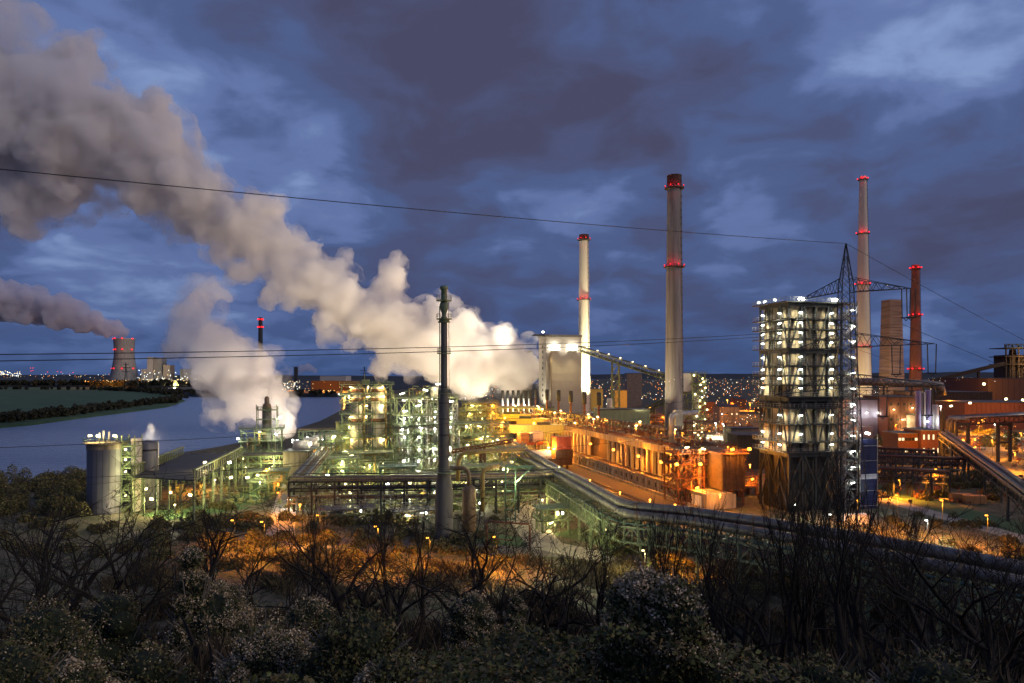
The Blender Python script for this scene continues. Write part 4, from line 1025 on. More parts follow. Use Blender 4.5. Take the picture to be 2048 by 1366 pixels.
# elbow pipes and tall dark vessel right of the flare
t = thing('gas_vessel', 'tall dark vertical vessel with yellow elbow pipes right of the flare foot', 'vessel', G(938, 1062))
part(MB().lathe([(1.6, 0), (1.8, .5), (1.8, 10.5), (1.5, 11.3), (.6, 11.9)], n=22), 'shell', 'pipe_brown', t, smooth=True)
part(MB().path([(0, 0, 11.6), (0, 0, 14.6), (-.4, 0, 15.6), (-1.4, 0, 16.2), (-7, 0, 16.2)], .55, 12), 'pipe', 'pipe_brown', t, smooth=True)
part(MB().path([(-3.4, 6, 12), (-3.2, 6, 17.5), (-2.4, 6, 19), (-1.0, 6, 19.7), (14, 8, 20.2)], .62, 12), 'pipe', 'pipe_yellow', t, smooth=True)
part(MB().path([(3.5, 0, 5), (3.5, 0, 14.6), (3.9, 0, 15.8), (5, 0, 16.3), (7.5, 3, 16.3)], .55, 12), 'pipe', 'pipe_yellow', t, smooth=True)
t = thing('turquoise_frame', 'turquoise braced beam frame hanging in the front pipe bridge', 'steel frame', G(1022, 1050))
part(MB().beam((-1.5, 3, 15.3), (6.5, 3, 15.3), .6), 'beam', 'blue_green_steel', t)
for x in (-1.5, 1.2): part(MB().beam((x, 3, 0), (x, 3, 15), .3), 'column', 'blue_green_steel', t)
part(MB().beam((5.5, 3, 15), (1.3, 3, 11), .3), 'brace', 'blue_green_steel', t)
for k in range(5): part(MB().box(-1.5, 1.2, 2.2, 3.8, 2.5 * k + 1, 2.5 * k + 1.2), 'landing', 'blue_green_steel', t)
t = thing('pipe_portal', 'rusty red pipe portal over the road below the front bridge', 'portal frame', G(973, 1098))
part(MB().path([(0, 0, 0), (0, 0, 6), (.3, 0, 6.4), (9.6, -1, 6.0), (10, -1, 5.6), (10, -1, 0)], .2, 8), 'pipe', 'portal_rust', t, smooth=True)
part(MB().path([(2.3, -.5, 2.4), (6.2, -1, 2.2)], .12, 6), 'arm', 'portal_rust', t)
light(G(1075, 1100, 8), (1, .95, .8), 5200, t)

# ------------------------------------------------------------------ coal shed and tank at the left
def shed():
    t = thing('coal_shed', 'long dark roofed shed with slatted green side parapets at the left', 'shed', (P(262, 900, 200).x, 200, 0))
    z = 11.0
    A, B_, C_, D_ = P(264, 955, 200), P(388, 962, 193), P(484, 912, 256), P(366, 911, 256)
    for p in (A, B_, C_, D_): p.z = z
    up = Vector((0, 0, .3))
    part(MB().poly([A, B_, C_, D_, A + up, B_ + up, C_ + up, D_ + up], [(3, 2, 1, 0), (4, 5, 6, 7), (0, 1, 5, 4), (1, 2, 6, 5), (2, 3, 7, 6), (3, 0, 4, 7)]), 'roof', 'roof_dark', t, world=True)
    for a, b in ((A, D_), (B_, C_)):
        part(MB().beam(a + Vector((0, 0, 3.1)), b + Vector((0, 0, 3.1)), .9, .35), 'top_beam', 'olive_steel', t, world=True)
        me = MB().beam((0, 0, 0), (0, 0, 2.8), .3).mesh('slat_post'); me.materials.append(MATS['olive_steel'])
        for k in range(23):
            q = a.lerp(b, k / 22); o = bpy.data.objects.new('slat_post', me); COL.objects.link(o); o.parent = t; o.location = (q.x - t.location.x, q.y - t.location.y, z + .3)
        for k in range(7):
            q = a.lerp(b, k / 6); part(MB().beam((q.x, q.y, 0), (q.x, q.y, z), .5), 'column', 'green_steel', t, world=True)
    for k in range(6):
        q = A.lerp(B_, k / 5); part(MB().beam((q.x, q.y, 0), (q.x, q.y, z), .3), 'column', 'green_steel', t, world=True)
    for px, py, w, k in ((291, 978, 4200, 'y'), (303, 998, 2500, 'y'), (340, 985, 3000, 'g'), (462, 955, 2000, 'y'), (495, 955, 2200, 'y'), (410, 925, 1500, 'y'), (459, 925, 1500, 'w'), (380, 990, 2600, 'g')):
        kk, cc = LAMPK[k]; D = 200 if px < 400 else 214
        lamp_part(t, P(px, py, D), kk, (.9, .4, .6), cc, w, off=(0, -.8, -.8))
shed()
def tank():
    c = P(214, 900, 207); r = 5.2; t = thing('storage_tank', 'round grey storage tank with a railed lit top at the river bank', 'tank', (c.x, c.y, 0))
    H = 21.0
    n = 20
    me = None
    for k in range(n):
        a0 = 2 * math.pi * k / n; a1 = 2 * math.pi * (k + .955) / n; mb = MB(); q = []
        for i in range(4):
            a = a0 + (a1 - a0) * i / 3; q += [(r * math.cos(a), r * math.sin(a), 0), (r * math.cos(a), r * math.sin(a), H - 2.2)]
        mb.poly(q, [(0, 2, 3, 1), (2, 4, 5, 3), (4, 6, 7, 5)])
        if me is None: me = mb.mesh('shell_plate', True); me.materials.append(MATS['tank_wall'])
        o = bpy.data.objects.new('shell_plate', me); COL.objects.link(o); o.parent = t; o.rotation_euler = (0, 0, a0)
    part(MB().lathe([(r - .06, 0), (r - .06, H - 2.2)], n=48, caps=False), 'core_shell', 'dark_steel', t, smooth=True)
    part(MB().lathe([(r + .15, H - 2.4), (r + .15, H - .9), (r + .9, H - .8), (r + .9, H - .5), (0.1, H)], n=40), 'roof_ring', 'concrete_dirty', t)
    part(MB().rail([((r + .8) * math.cos(a), (r + .8) * math.sin(a), H - .5) for a in [2 * math.pi * k / 28 for k in range(28)]], 1.2, 2, .09, closed=True), 'railing', 'blue_green_steel', t)
    for x, y, h in ((-1, -2, 2.4), (.2, -2, 3), (1.2, -1, 2.6), (3, 0, 1.6)): part(MB().path([(x, y, H - .5), (x, y, H + h)], .28, 8), 'vent_pipe', 'bright_steel', t, smooth=True)
    for x, y in ((-3.2, -3), (4.2, -3.4), (-.4, -3.8)): lamp_part(t, (c.x + x, c.y + y, H + 1.6), 'lamp_warm', (.9, .4, .6), WARM, 1600, off=(.5, -.5, .5))
    s = thing('stair_tower', 'green lit stair tower standing against the grey storage tank', 'stair tower', (c.x + 5.2, c.y - 1.5, 0))
    steel_frame(s, 3.8, 4, [3.2, 6.4, 9.6, 12.8, 16, 19.2], 22.5, 'green_steel', cw=.25, overhang=.2)
    stairs(s, .4, 1, 0, 19.2, 3, 'green_steel', 3.2)
    part(MB().box(2.2, 3.8, 1, 4, 0, 21.5), 'lift_shaft', 'pale_cladding', s)
    for z in (5, 12, 15.5, 18.5): lamp_part(s, (c.x + 6.6, c.y - 2, z), 'lamp_warm', (.5, .3, .5), GREENISH, 420, off=(0, -.6, 0))
    u = thing('storage_tank', 'second storage tank mostly hidden behind the stair tower', 'tank', (c.x + 8.3, c.y + 7, 0), 0)
    part(MB().lathe([(3, 0), (3, 19.5), (2.6, 20), (.1, 20.5)], n=30), 'shell', 'tank_wall', u, smooth=True)
    part(MB().lathe([(3.05, 17.2), (3.12, 17.3), (3.12, 17.7), (3.05, 17.8)], n=30), 'band', 'dark_steel', u, smooth=True)
    part(MB().path([(3.3, 0, 0), (3.3, 0, 20)], .18, 6), 'pipe', 'bright_steel', u)
    light((c.x + 6.5, c.y - 7, 2.5), (1, .80, .5), 1100, t)
tank()
# ------------------------------------------------------------------ the big lamp studded quenching tower
def big_tower():
    c = P(1578, 900, 205); t = thing('scaffolded_tower', 'big boxy tower wrapped in lit galleries, standing at right behind the bare trees', 'tower', (c.x, c.y, 0), TH)
    W, Dp = 18.2, 13.9; M = wmat(t)
    part(MB().box(1.0, W - 1, 1.0, Dp - 1, 0, 61), 'core', 'timber_dark', t)
    lev = [17.4, 20.3, 25.6, 30.4, 33.7, 37.2, 40.0, 42.8, 47.9, 50.8, 53.7, 56.6, 61.6]
    nx, ny = 5, 4
    for i in range(nx):
        x = W * i / (nx - 1)
        part(MB().beam((x, 0, 0), (x, 0, 62), .5), 'column', 'dark_steel', t); part(MB().beam((x, Dp, 0), (x, Dp, 62), .5), 'column', 'dark_steel', t)
    for j in range(1, ny - 1):
        y = Dp * j / (ny - 1)
        part(MB().beam((0, y, 0), (0, y, 62), .5), 'column', 'dark_steel', t); part(MB().beam((W, y, 0), (W, y, 62), .5), 'column', 'dark_steel', t)
    for z in lev:
        o = 2.2 if z > 17 else 1.0
        g = part(MB().box(-o, W + .8, -1.6, .9, z, z + .28).box(-o, .9, .9, Dp + 1, z, z + .28).box(W - .9, W + .8, .9, Dp + 1, z, z + .28).box(.9, W - .9, Dp - .9, Dp + 1, z, z + .28), 'gallery', 'dark_steel', t)
        part(MB().rail([(W + .7, -1.5, z + .28), (-o + .1, -1.5, z + .28), (-o + .1, Dp + .9, z + .28)], 1.15, 1.4, .08), 'railing', 'grey_steel', g)
        if z in (17.4, 33.7, 47.9, 61.6): part(MB().box(-.4, W + .4, -.45, -.1, z - 1.2, z - .02).box(-.45, -.1, 0, Dp, z - 1.2, z - .02), 'girder', 'dark_steel', t)
    zs = [0, 6, 12] + lev
    for k in range(len(zs) - 1):
        a, b = zs[k], zs[k + 1]; dark = b < 18 or a in (30.4,)
        for i in range(nx - 1):
            x0 = W * i / (nx - 1) + .35; x1 = W * (i + 1) / (nx - 1) - .35
            n = 3
            for q in range(n):
                xa = x0 + (x1 - x0) * q / n; xb = x0 + (x1 - x0) * (q + 1) / n - .07
                if b > 18 or (q + i + k) % 2: part(MB().box(xa, xb, .82 + .03 * ((q + i) % 2), .98, a + .35, b - .25), 'wall_panel', 'cladding_black' if dark else 'timber', t)
        for j in range(ny - 1):
            y0 = Dp * j / (ny - 1) + .35; y1 = Dp * (j + 1) / (ny - 1) - .35
            for q in range(2):
                ya = y0 + (y1 - y0) * q / 2; yb = y0 + (y1 - y0) * (q + 1) / 2 - .07
                if b > 18 or (q + j + k) % 2: part(MB().box(.82, .98, ya, yb, a + .35, b - .25), 'wall_panel', 'cladding_black' if dark else 'timber', t)
    mb = MB()
    for (za, zb) in ((.5, 8.5), (8.5, 17.2), (17.6, 33.4), (33.9, 47.8), (48, 61.4)):
        for x0 in (0, W / 2):
            mb.beam((x0 + W / 4, -.35, zb), (x0 + .2, -.35, za), .4); mb.beam((x0 + W / 4, -.35, zb), (x0 + W / 2 - .2, -.35, za), .4)
        for y0 in (0, Dp / 2):
            mb.beam((-.35, y0 + Dp / 4, zb), (-.35, y0 + .2, za), .4); mb.beam((-.35, y0 + Dp / 4, zb), (-.35, y0 + Dp / 2 - .2, za), .4)
    part(mb, 'bracing', 'dark_steel', t)
    LM = {58.6: 'ABCD', 55.6: 'ABCD', 52.7: 'ABCD', 49.9: 'ABCD', 45.6: 'ABCD', 41.9: 'ABCD', 39.2: 'ABCD', 36.4: 'ACD', 28.4: 'BCD', 22.9: 'ABCD', 19.6: 'ABD'}
    for z, w in LM.items():
        for q in w:
            x, y, off = {'A': (-.9, 11.4, (-.35, 0, -.45)), 'B': (-.9, 3.2, (-.35, 0, -.45)), 'C': (3.3, -.9, (0, -.35, -.45)), 'D': (14.0, -.9, (0, -.35, -.45))}[q]
            lamp_part(t, M @ Vector((x, y, z)), 'lamp_white', (.95, .5, .26) if q in 'CD' else (.5, .95, .26), (1, .93, .62), R.choice((500, 800, 1150)) * (1 if z > 40 else .8), off=off, rz=0, radius=.2)
    for x in (3, 14.5): lamp_part(t, M @ Vector((x, -1.7, 62.5)), 'lamp_flood', (1.7, .6, .5), WHITE, 1500, off=(0, -.8, .3))
    for y in (4, 9, 12): lamp_part(t, M @ Vector((-1.9, y, 62.6)), 'lamp_white', (.3, .9, .4), WHITE, 200, off=(-.5, 0, .2))
    # stair tower on its right flank
    s = thing('stair_tower', 'white lit lattice stair tower on the flank of the big boxy tower', 'stair tower', M @ Vector((W + 1.0, -.5, 0)), TH)
    steel_frame(s, 4.2, 3.6, [2.9 * k for k in range(1, 21)] + [61.6], 62.4, 'grey_steel', cw=.25, overhang=.15, rail=False)
    stairs(s, .4, .6, 0, 60.9, 3.4, 'bright_steel', 2.9)
    for k in range(12): lamp_part(s, wmat(s) @ Vector((2.2, -.6, 8 + 4.7 * k)), 'lamp_white', (1.4, .3, .25), (1, .97, .80), 480, off=(0, .8, -.5), radius=.2)
    b = thing('tarpaulin_scaffold', 'scaffold wrapped in dark blue tarpaulin with one white band', 'scaffold', M @ Vector((W + 5.6, -1.2, 0)), TH)
    part(MB().box(.1, 5.8, .1, 5.8, 0, 21), 'frame_core', 'dark_steel', b)
    z = 0
    for k in range(14):
        h = 1.5; cm = 'white_tarp' if k == 6 else 'blue_tarp'
        for x in (0, 3.0): part(MB().box(x, x + 2.93, -.06 - .05 * ((k + int(x)) % 2), .08, z, z + h - .06), 'tarpaulin_sheet', cm, b)
        part(MB().box(5.8, 5.9, 0, 5.8, z, z + h - .06), 'tarpaulin_sheet', cm, b); z += h
    for x in (-.2, 6.1): part(MB().beam((x, -.2, 0), (x, -.2, 22.6), .14), 'pole', 'bright_steel', b)
    for k in range(5): part(MB().beam((-.2, -.25, 4.5 * k + 1), (6.1, -.25, 4.5 * k + 1), .12), 'ledger', 'bright_steel', b)
    lamp_part(b, wmat(b) @ Vector((2, -.8, 22.8)), 'lamp_flood', (1.2, .6, .4), WHITE, 450, off=(0, -1, -.2))
    light(wmat(b) @ Vector((4, -6, 6)), COOL, 350, b)
big_tower()

# ------------------------------------------------------------------ steel pylon and its wires
def pylon():
    D = 150; c = P(1692, 900, D); t = thing('pylon', 'dark lattice power pylon with three cross arms before the boxy tower', 'pylon', (c.x, c.y, 0), math.radians(-6))
    zz = lambda y: EYE + (HY - y) * D / F
    H = zz(487)
    prof = [(0, 3.9), (12, 3.3), (24, 2.6), (36, 2.0), (48, 1.5), (59.5, 1.15), (H, .05)]
    def hw(z):
        for (a, wa), (b, wb) in zip(prof, prof[1:]):
            if z <= b: return wa + (wb - wa) * (z - a) / (b - a)
        return .05
    for sx in (-1, 1):
        for sy in (-1, 1):
            mb = MB()
            for (a, wa), (b, wb) in zip(prof, prof[1:]): mb.beam((sx * wa, sy * wa, a), (sx * wb, sy * wb, b), .15)
            part(mb, 'leg', 'dark_steel', t)
    mb = MB(); z = 0
    while z < H - 4:
        h = max(2.4, hw(z) * 1.5); z2 = min(H - .5, z + h); a, b = hw(z), hw(z2)
        for s in (-1, 1):
            mb.beam((-a, s * a, z), (b, s * b, z2), .075); mb.beam((a, s * a, z), (-b, s * b, z2), .075)
            mb.beam((s * a, -a, z), (s * b, b, z2), .075); mb.beam((s * a, a, z), (s * b, -b, z2), .075)
            if int(z) % 3 == 0: mb.beam((-a, s * a, z), (a, s * a, z), .1)
        z = z2
    part(mb, 'lattice', 'dark_steel', t)
    ends = {}
    for z, Lr, Ll, hang in ((zz(584), 13.2, 9.6, (12.2, 13.2)), (zz(694), 18, 13.5, (10.2, 17.4)), (zz(776), 21, 15, (7.5, 16.5))):
        for sg, L in ((1, Lr), (-1, Ll)):
            w = hw(z); rise = 1.9 if sg > 0 else -.6; mb = MB(); tip = Vector((sg * L, 0, z + (.6 if sg > 0 else -1.6)))
            n = 6
            for s in (-1, 1):
                lo = Vector((sg * w, s * w, z)); up = Vector((sg * w * .9, s * w * .9, z + 3.0))
                mb.beam(lo, tip, .15); mb.beam(up, tip, .12)
                for k in range(n):
                    a = lo.lerp(tip, k / n); b = up.lerp(tip, (k + .5) / n); c2 = lo.lerp(tip, (k + 1) / n); mb.beam(a, b, .09); mb.beam(b, c2, .09)
            part(mb, 'cross_arm', 'dark_steel', t); ends[(round(z), sg)] = wmat(t) @ tip
        for x in hang:
            f = (x - hw(z)) / (Lr - hw(z)); zt = z + .6 * f; h = 6.2; mb = MB()
            mb.path([(x - .9, 0, zt), (x - .75, 0, zt - h)], .11, 6).path([(x + .9, 0, zt), (x + .75, 0, zt - h)], .11, 6).beam((x - 1.1, 0, zt - h), (x + 1.1, 0, zt - h), .25)
            mb.path([(x - .6, 0, zt - h), (x, 0, zt - h - .6), (x + .6, 0, zt - h)], .08, 5)
            part(mb, 'insulator', 'dark_steel', t)
            ends[(round(z), 'h', round(x))] = wmat(t) @ Vector((x, 0, zt - h - .5))
    return t, ends, wmat(t) @ Vector((0, 0, H))
_, ENDS, TOP = pylon()
def wire(label, a, b, sag=1.5, r=.05):
    pts = []
    for i in range(25):
        f = i / 24; p = a.lerp(b, f); p.z -= sag * 4 * f * (1 - f); pts.append(p)
    solo(MB().path(pts, r, 5), 'power_line', 'wire', label, 'power line', 'overhead power lines', base=a)
wire('topmost wire slanting from the pylon tip across the steam plume to the upper left', TOP, P(-260, 312, 62), .6, .055)
wire('wire running from the pylon tip down to the right edge', TOP, P(2400, 850, 240), 1.5, .05)
wire('upper of the two close wires crossing the cooling tower and the coal tower', P(1520, 668, 146), P(-220, 711, 62), .75, .05)
wire('lower of the two close wires crossing the cooling tower and the coal tower', P(1520, 674, 149), P(-220, 725, 62), .75, .05)
wire('wire from the hanging insulator of the top arm down to the right', P(1804, 648, 148), P(2350, 855, 230), 1.2, .05)
wire('faint wire under the second arm passing the banded stub stack', P(1852, 742, 148), P(1560, 640, 190), .6, .035)
wire('faint wire crossing the river just under the meadow', P(1530, 782, 146), P(-260, 905, 66), 1.6, .03)
wire('faint wire crossing in front of the storage tank', P(1560, 850, 140), P(-260, 975, 66), 1.2, .03)
wire('lowest faint wire passing over the coal shed', P(1500, 800, 146), P(-260, 1010, 70), 1.4, .025)

# ------------------------------------------------------------------ right hand pipe bridges
pipe_bridge('grey pipe bridge slanting down to the right edge across the orange yard', [P(1888, 868, 318), P(1940, 905, 262), P(2010, 955, 205), P(2110, 1030, 160)],
   [(-1.3, .1, .75, 'pipe_grey'), (.6, .1, .7, 'pipe_grey'), (2.0, .1, .3, 'pipe_brown'), (-.4, 1.7, .25, 'pipe_grey')], w=4.4, h=2.2, m='dark_steel', bay=3.5, legs=(.05, .6, 1.2, 1.7, 2.3, 2.8), n=14)
hb = pipe_bridge('high level pipe bridge with three pipes leaving at the right edge', [P(1900, 838, 330), P(2110, 828, 322)],
   [(-1.2, .2, .7, 'pipe_grey'), (.5, .2, .6, 'pipe_grey'), (1.8, .2, .4, 'pipe_silver')], w=4.2, h=3.0, m='rust_dark', bay=4, legs=(), n=12)
for px in (1924, 2008):
    q = P(px, 846, 327); mb = MB()
    for x in (-2.8, 2.8): mb.beam((q.x + x, q.y, 0), (q.x + x, q.y, q.z - 1), 1.1)
    mb.beam((q.x - 3.6, q.y, q.z - .6), (q.x + 3.6, q.y, q.z - .6), 1.3); mb.beam((q.x - 2.8, q.y, q.z - 9), (q.x + 2.8, q.y, q.z - 9), .9)
    solo(mb, 'portal_support', 'timber_dark', 'dark concrete portal carrying the high pipe bridge, ' + ('nearer the bend' if px < 2000 else 'at the right edge of the view'), 'support')
dn = thing('pipe_bend', 'grey pipes dropping from the high bridge to the slanting one', 'pipe', (P(1893, 900, 322).x, 322, 0))
for k, (x, r) in enumerate(((0, .75), (1.9, .7), (4.0, .35))):
    part(MB().path([(x, 0, 13), (x, 0, 19.4 - k * .3), (x + .4, 0, 20.2 - k * .3), (x + 1.4, 0, 20.6 - k * .3), (x + 7, 1, 20.8 - k * .3)], r, 12), 'pipe', 'pipe_grey', dn, smooth=True)
part(MB().beam((-1.2, .5, 0), (-1.2, .5, 24), 1.1).beam((-1.2, 2, 0), (-1.2, 2, 22), .8), 'column', 'timber_dark', dn)
# low pipe racks
for i, (px0, px1, py, D, lb) in enumerate(((1745, 1895, 948, 236, 'nearest'), (1740, 1925, 922, 262, 'middle'), (1732, 1870, 906, 290, 'farthest'))):
    h = 6.5
    t = pipe_bridge('low dark pipe rack in the orange yard right of the blue tarpaulin, %s of three' % lb, [P(px0, py - 10, D), P(px1, py - 4, D * .98)],
       [(-2 + .7 * k, .1 if k % 2 else -1.9, .18 + .08 * (k % 3), ('pipe_brown', 'pipe_grey', 'rust')[k % 3]) for k in range(7)] + [(-1 + .8 * k, -4.2, .2, 'pipe_grey') for k in range(3)], w=5, h=2.4, m='dark_steel', bay=3.4, legs=(.02, .25, .5, .75, .98), group='low pipe racks')

# ------------------------------------------------------------------ buildings on the right
def building(name, label, px0, px1, ytop, D, depth, m, roof='roof_dark', base=0, windows=None, rz=0.0, cat='building', group=None, ribs=0, pitch=0, lit=.4, seed=1, doors=(), ww=1.2, wh=1.3):
    a = P(px0, ytop, D); b = P(px1, ytop, D); W = b.x - a.x; H = a.z - base
    t = thing(name, label, cat, (a.x, a.y, base), rz, group)
    part(MB().box(0, W, 0, depth, 0, H), 'wall', m, t)
    if pitch:
        part(MB().poly([(-.4, -.4, H), (W + .4, -.4, H), (W + .4, depth + .4, H), (-.4, depth + .4, H), (-.4, depth / 2, H + pitch), (W + .4, depth / 2, H + pitch)], [(0, 1, 5, 4), (2, 3, 4, 5), (0, 4, 3), (1, 2, 5)]), 'roof', roof, t)
    else: part(MB().box(-.4, W + .4, -.4, depth + .4, H + .02, H + .5), 'roof', roof, t)
    for k in range(ribs): part(MB().box(W * (k + .5) / ribs - .15, W * (k + .5) / ribs + .15, -.14, 0, 0, H), 'rib', m, t)
    if windows:
        rows, cols = windows; rr = random.Random(seed)
        for r_ in range(rows):
            for c_ in range(cols):
                x = W * (c_ + .5) / cols; z = H * (r_ + .55) / rows
                litw = rr.random() < lit
                fr = part(MB().box(x - ww / 2 - .1, x + ww / 2 + .1, -.09, 0, z - wh / 2 - .1, z + wh / 2 + .1), 'window', 'dark_steel', t)
                part(MB().box(x - ww / 2, x + ww / 2, -.12, -.092, z - wh / 2, z + wh / 2), 'pane', ('window_lit' if rr.random() < .7 else 'window_lit_white') if litw else 'window_glass', fr)
    for x in doors: part(MB().box(x, x + 2.6, -.1, 0, 0, 3.2), 'door', 'rust', t)
    return t
t = building('plant_hall', 'large pinkish plant hall with lamps along the wall behind the pylon', 1702, 1800, 800, 430, 40, 'pink_cladding', ribs=16, doors=(8, 20))
part(MB().box(2, 12, -3, -.2, 0, 9), 'annexe', 'pale_cladding', t)
for x in (1.5, 9, 16, 22): lamp_part(t, wmat(t) @ Vector((x, -1.2, 17.5)), 'lamp_white', (.9, .5, .5), COOL, 900, off=(0, -1.2, -.4))
t = building('plant_hall', 'dark rust coloured hall with small yellow lamps beside the pinkish hall', 1776, 1842, 795, 418, 30, 'brick', ribs=9, windows=(3, 5), lit=.35, seed=4)
for x, z in ((3, 20), (8, 14), (14, 21), (9, 8)): lamp_part(t, wmat(t) @ Vector((x, -1, z)), 'lamp_warm', (.9, .4, .4), WARM, 1500, off=(0, -1, -.3))
t = building('silo_house', 'violet silo block with upright ducts right of the brick chimney foot', 1838, 1880, 832, 405, 22, 'pink_cladding', ribs=5)
for k, (x, r, h) in enumerate(((-4, 1.5, 31), (-1, 1.2, 30), (2.0, 1.5, 31.5), (5.5, 2.0, 23), (9, 1.8, 17))):
    part(MB().lathe([(r, 0), (r, h), (r * .8, h + .5)], (x + 2, -2.6, 0), 18), 'duct', 'violet_paint' if k % 2 == 0 else 'pale_cladding', t, smooth=True)
for x in (2, 10): lamp_part(t, wmat(t) @ Vector((x, -5, 14)), 'lamp_white', (1, .5, .5), COOL, 1300, off=(0, -1.4, -.3))
d = thing('gas_main', 'fat pale gas main lying across the roofs behind the pylon', 'pipe', (P(1700, 900, 500).x, 500, 0))
part(MB().path([(0, 0, 36), (28, 0, 35.5), (42, 0, 34.8), (58, 0, 34), (64, 0, 33), (66, 0, 26)], 2.8, 18), 'pipe', 'pipe_grey', d, smooth=True)
for x in (4, 24, 44, 60): part(MB().beam((x, 0, 0), (x, 0, 33), 1.0), 'leg', 'dark_steel', d)
part(MB().truss((-2, -4, 27), (68, -4, 26), 3.2, 4, .3), 'walkway_truss', 'dark_steel', d)
t = building('office_block', 'three storey office block with lit windows behind the orange trees', 1796, 1842, 868, 345, 14, 'brick', windows=(2, 7), lit=.7, seed=2, roof='roof_grey')
t = building('office_block', 'brick stair wing with tall lit window slits beside the lit office block', 1843, 1881, 862, 342, 16, 'brick', windows=(2, 4), lit=.6, seed=7, roof='roof_grey', ww=.8, wh=2.4)
t = building('lit_hall', 'pale hall glowing white inside on the far right skyline', 1901, 1946, 768, 900, 30, 'concrete_dirty', base=14, windows=(1, 9), lit=1.0, seed=3, ww=2.6, wh=5.0)
t = building('red_works_hall', 'long red brown works hall under the blast furnace at the right edge', 1976, 2140, 757, 800, 90, 'brick', ribs=14)
lamp_part(t, P(1968, 768, 780), 'lamp_warm', (2.2, 1.5, 2.2), YEL, 30000, off=(0, -6, 0))
t = building('works_hall', 'low orange lit wall building behind the high pipe bridge', 1930, 2120, 806, 520, 50, 'brick', ribs=20)
for px, py in ((1940, 806), (2012, 798), (2046, 800), (1902, 812)): lamp_part(t, P(px, py, 505), 'lamp_warm', (1.5, 1, 1.2), SODIUM, 9000, off=(0, -5, -1))
t = building('works_hall', 'dark brown works hall between the brick chimney and the high pipe bridge', 1850, 1985, 785, 640, 60, 'rust_dark', ribs=20)
# blast furnace and its skip bridge
def furnace():
    D = 1000; c = P(2012, 900, D); t = thing('blast_furnace', 'far dark blast furnace with a column of lamps at the right edge', 'blast furnace', (c.x, c.y, 0))
    H = EYE + (HY - 690) * D / F
    for x in (0, 9, 18, 27, 36): part(MB().beam((x, 0, 0), (x, 0, H), 1.6), 'column', 'rust_dark', t)
    part(MB().box(3, 60, 3, 30, 0, H - 14), 'body', 'rust_dark', t)
    part(MB().lathe([(9, 0), (10, 30), (6, 60), (4, H - 6)], (18, 12, 0), 20), 'furnace_shell', 'rust_dark', t, smooth=True)
    for z in (H - 5, H - 17, H - 28): part(MB().box(-4, 60, -3, 30, z, z + 1.2), 'platform', 'rust_dark', t)
    part(MB().truss((-4, -3, H - 4), (60, -3, H - 4), 5, 6, .8), 'top_truss', 'dark_steel', t)
    for k in range(6): lamp_part(t, (c.x + 22, 992, 45 + 6.2 * k), 'lamp_warm', (1.8, 1, 2.2), (1, .7, .3), 9000 if k % 2 else 0, off=(0, -4, 0))
    a, b = P(1862, 762, 1000), P(2008, 727, 1000)
    s = thing('skip_bridge', 'long sloping skip conveyor climbing to the far blast furnace', 'conveyor', (a.x, a.y, 0))
    part(MB().beam(a, b, 5, 5), 'gallery', 'rust_dark', s, world=True)
    for f in (.3, .65): q = a.lerp(b, f); part(MB().beam((q.x, q.y, 0), (q.x, q.y, q.z), 3), 'trestle', 'rust_dark', s, world=True)
furnace()
building('works_tower', 'blocky grey works tower on the skyline behind the lattice support', 1254, 1284, 747, 900, 20, 'roof_grey')
building('low_house', 'yellow lit low hall left of the lattice support, near the cream chimney', 1182, 1206, 778, 800, 20, 'yellow_cladding')
building('low_house', 'yellow lit low hall just right of the other yellow hall', 1230, 1254, 781, 760, 20, 'yellow_cladding')
building('switch_house', 'pale green flat roofed house behind the oven deck', 1194, 1300, 820, 395, 18, 'green_cladding', ribs=12)
t = thing('small_silo', 'small cream silo column between cream chimney and lattice support', 'silo', (P(1219, 900, 470).x, 470, 0))
part(MB().lathe([(1.9, 0), (1.9, 24), (1.4, 25)], n=18), 'shell', 'concrete_pale', t, smooth=True)
building('depot', 'long flat depot with lit windows between transfer tower and boxy tower', 1462, 1520, 858, 340, 12, 'roof_grey', windows=(2, 8), lit=.5, seed=8)
building('depot', 'dark flat roofed shed right of the bunker', 1475, 1540, 872, 300, 14, 'timber_dark')
for i in range(16):
    rr = random.Random(100 + i); px = 1400 + 38 * i + rr.uniform(-8, 8)
    if 1690 < px < 1860: continue
    D = rr.uniform(480, 1100); w = rr.uniform(18, 40); yt = 752 + (EYE - rr.uniform(6, 14)) * F / D
    building('industrial_shed', '%s pitched shed, %s from left among such sheds in the lamp lit district' % ('windowed' if i % 2 else 'blank walled', ('first', 'second', 'third', 'fourth', 'fifth', 'sixth', 'seventh', 'eighth')[i // 2]), px, px + w, yt, D, 20, rr.choice(('rust_dark', 'concrete_dirty', 'brick')), windows=(1, 4) if i % 2 else None, lit=.6, seed=i, group='industrial sheds of the lamp lit district', pitch=2)
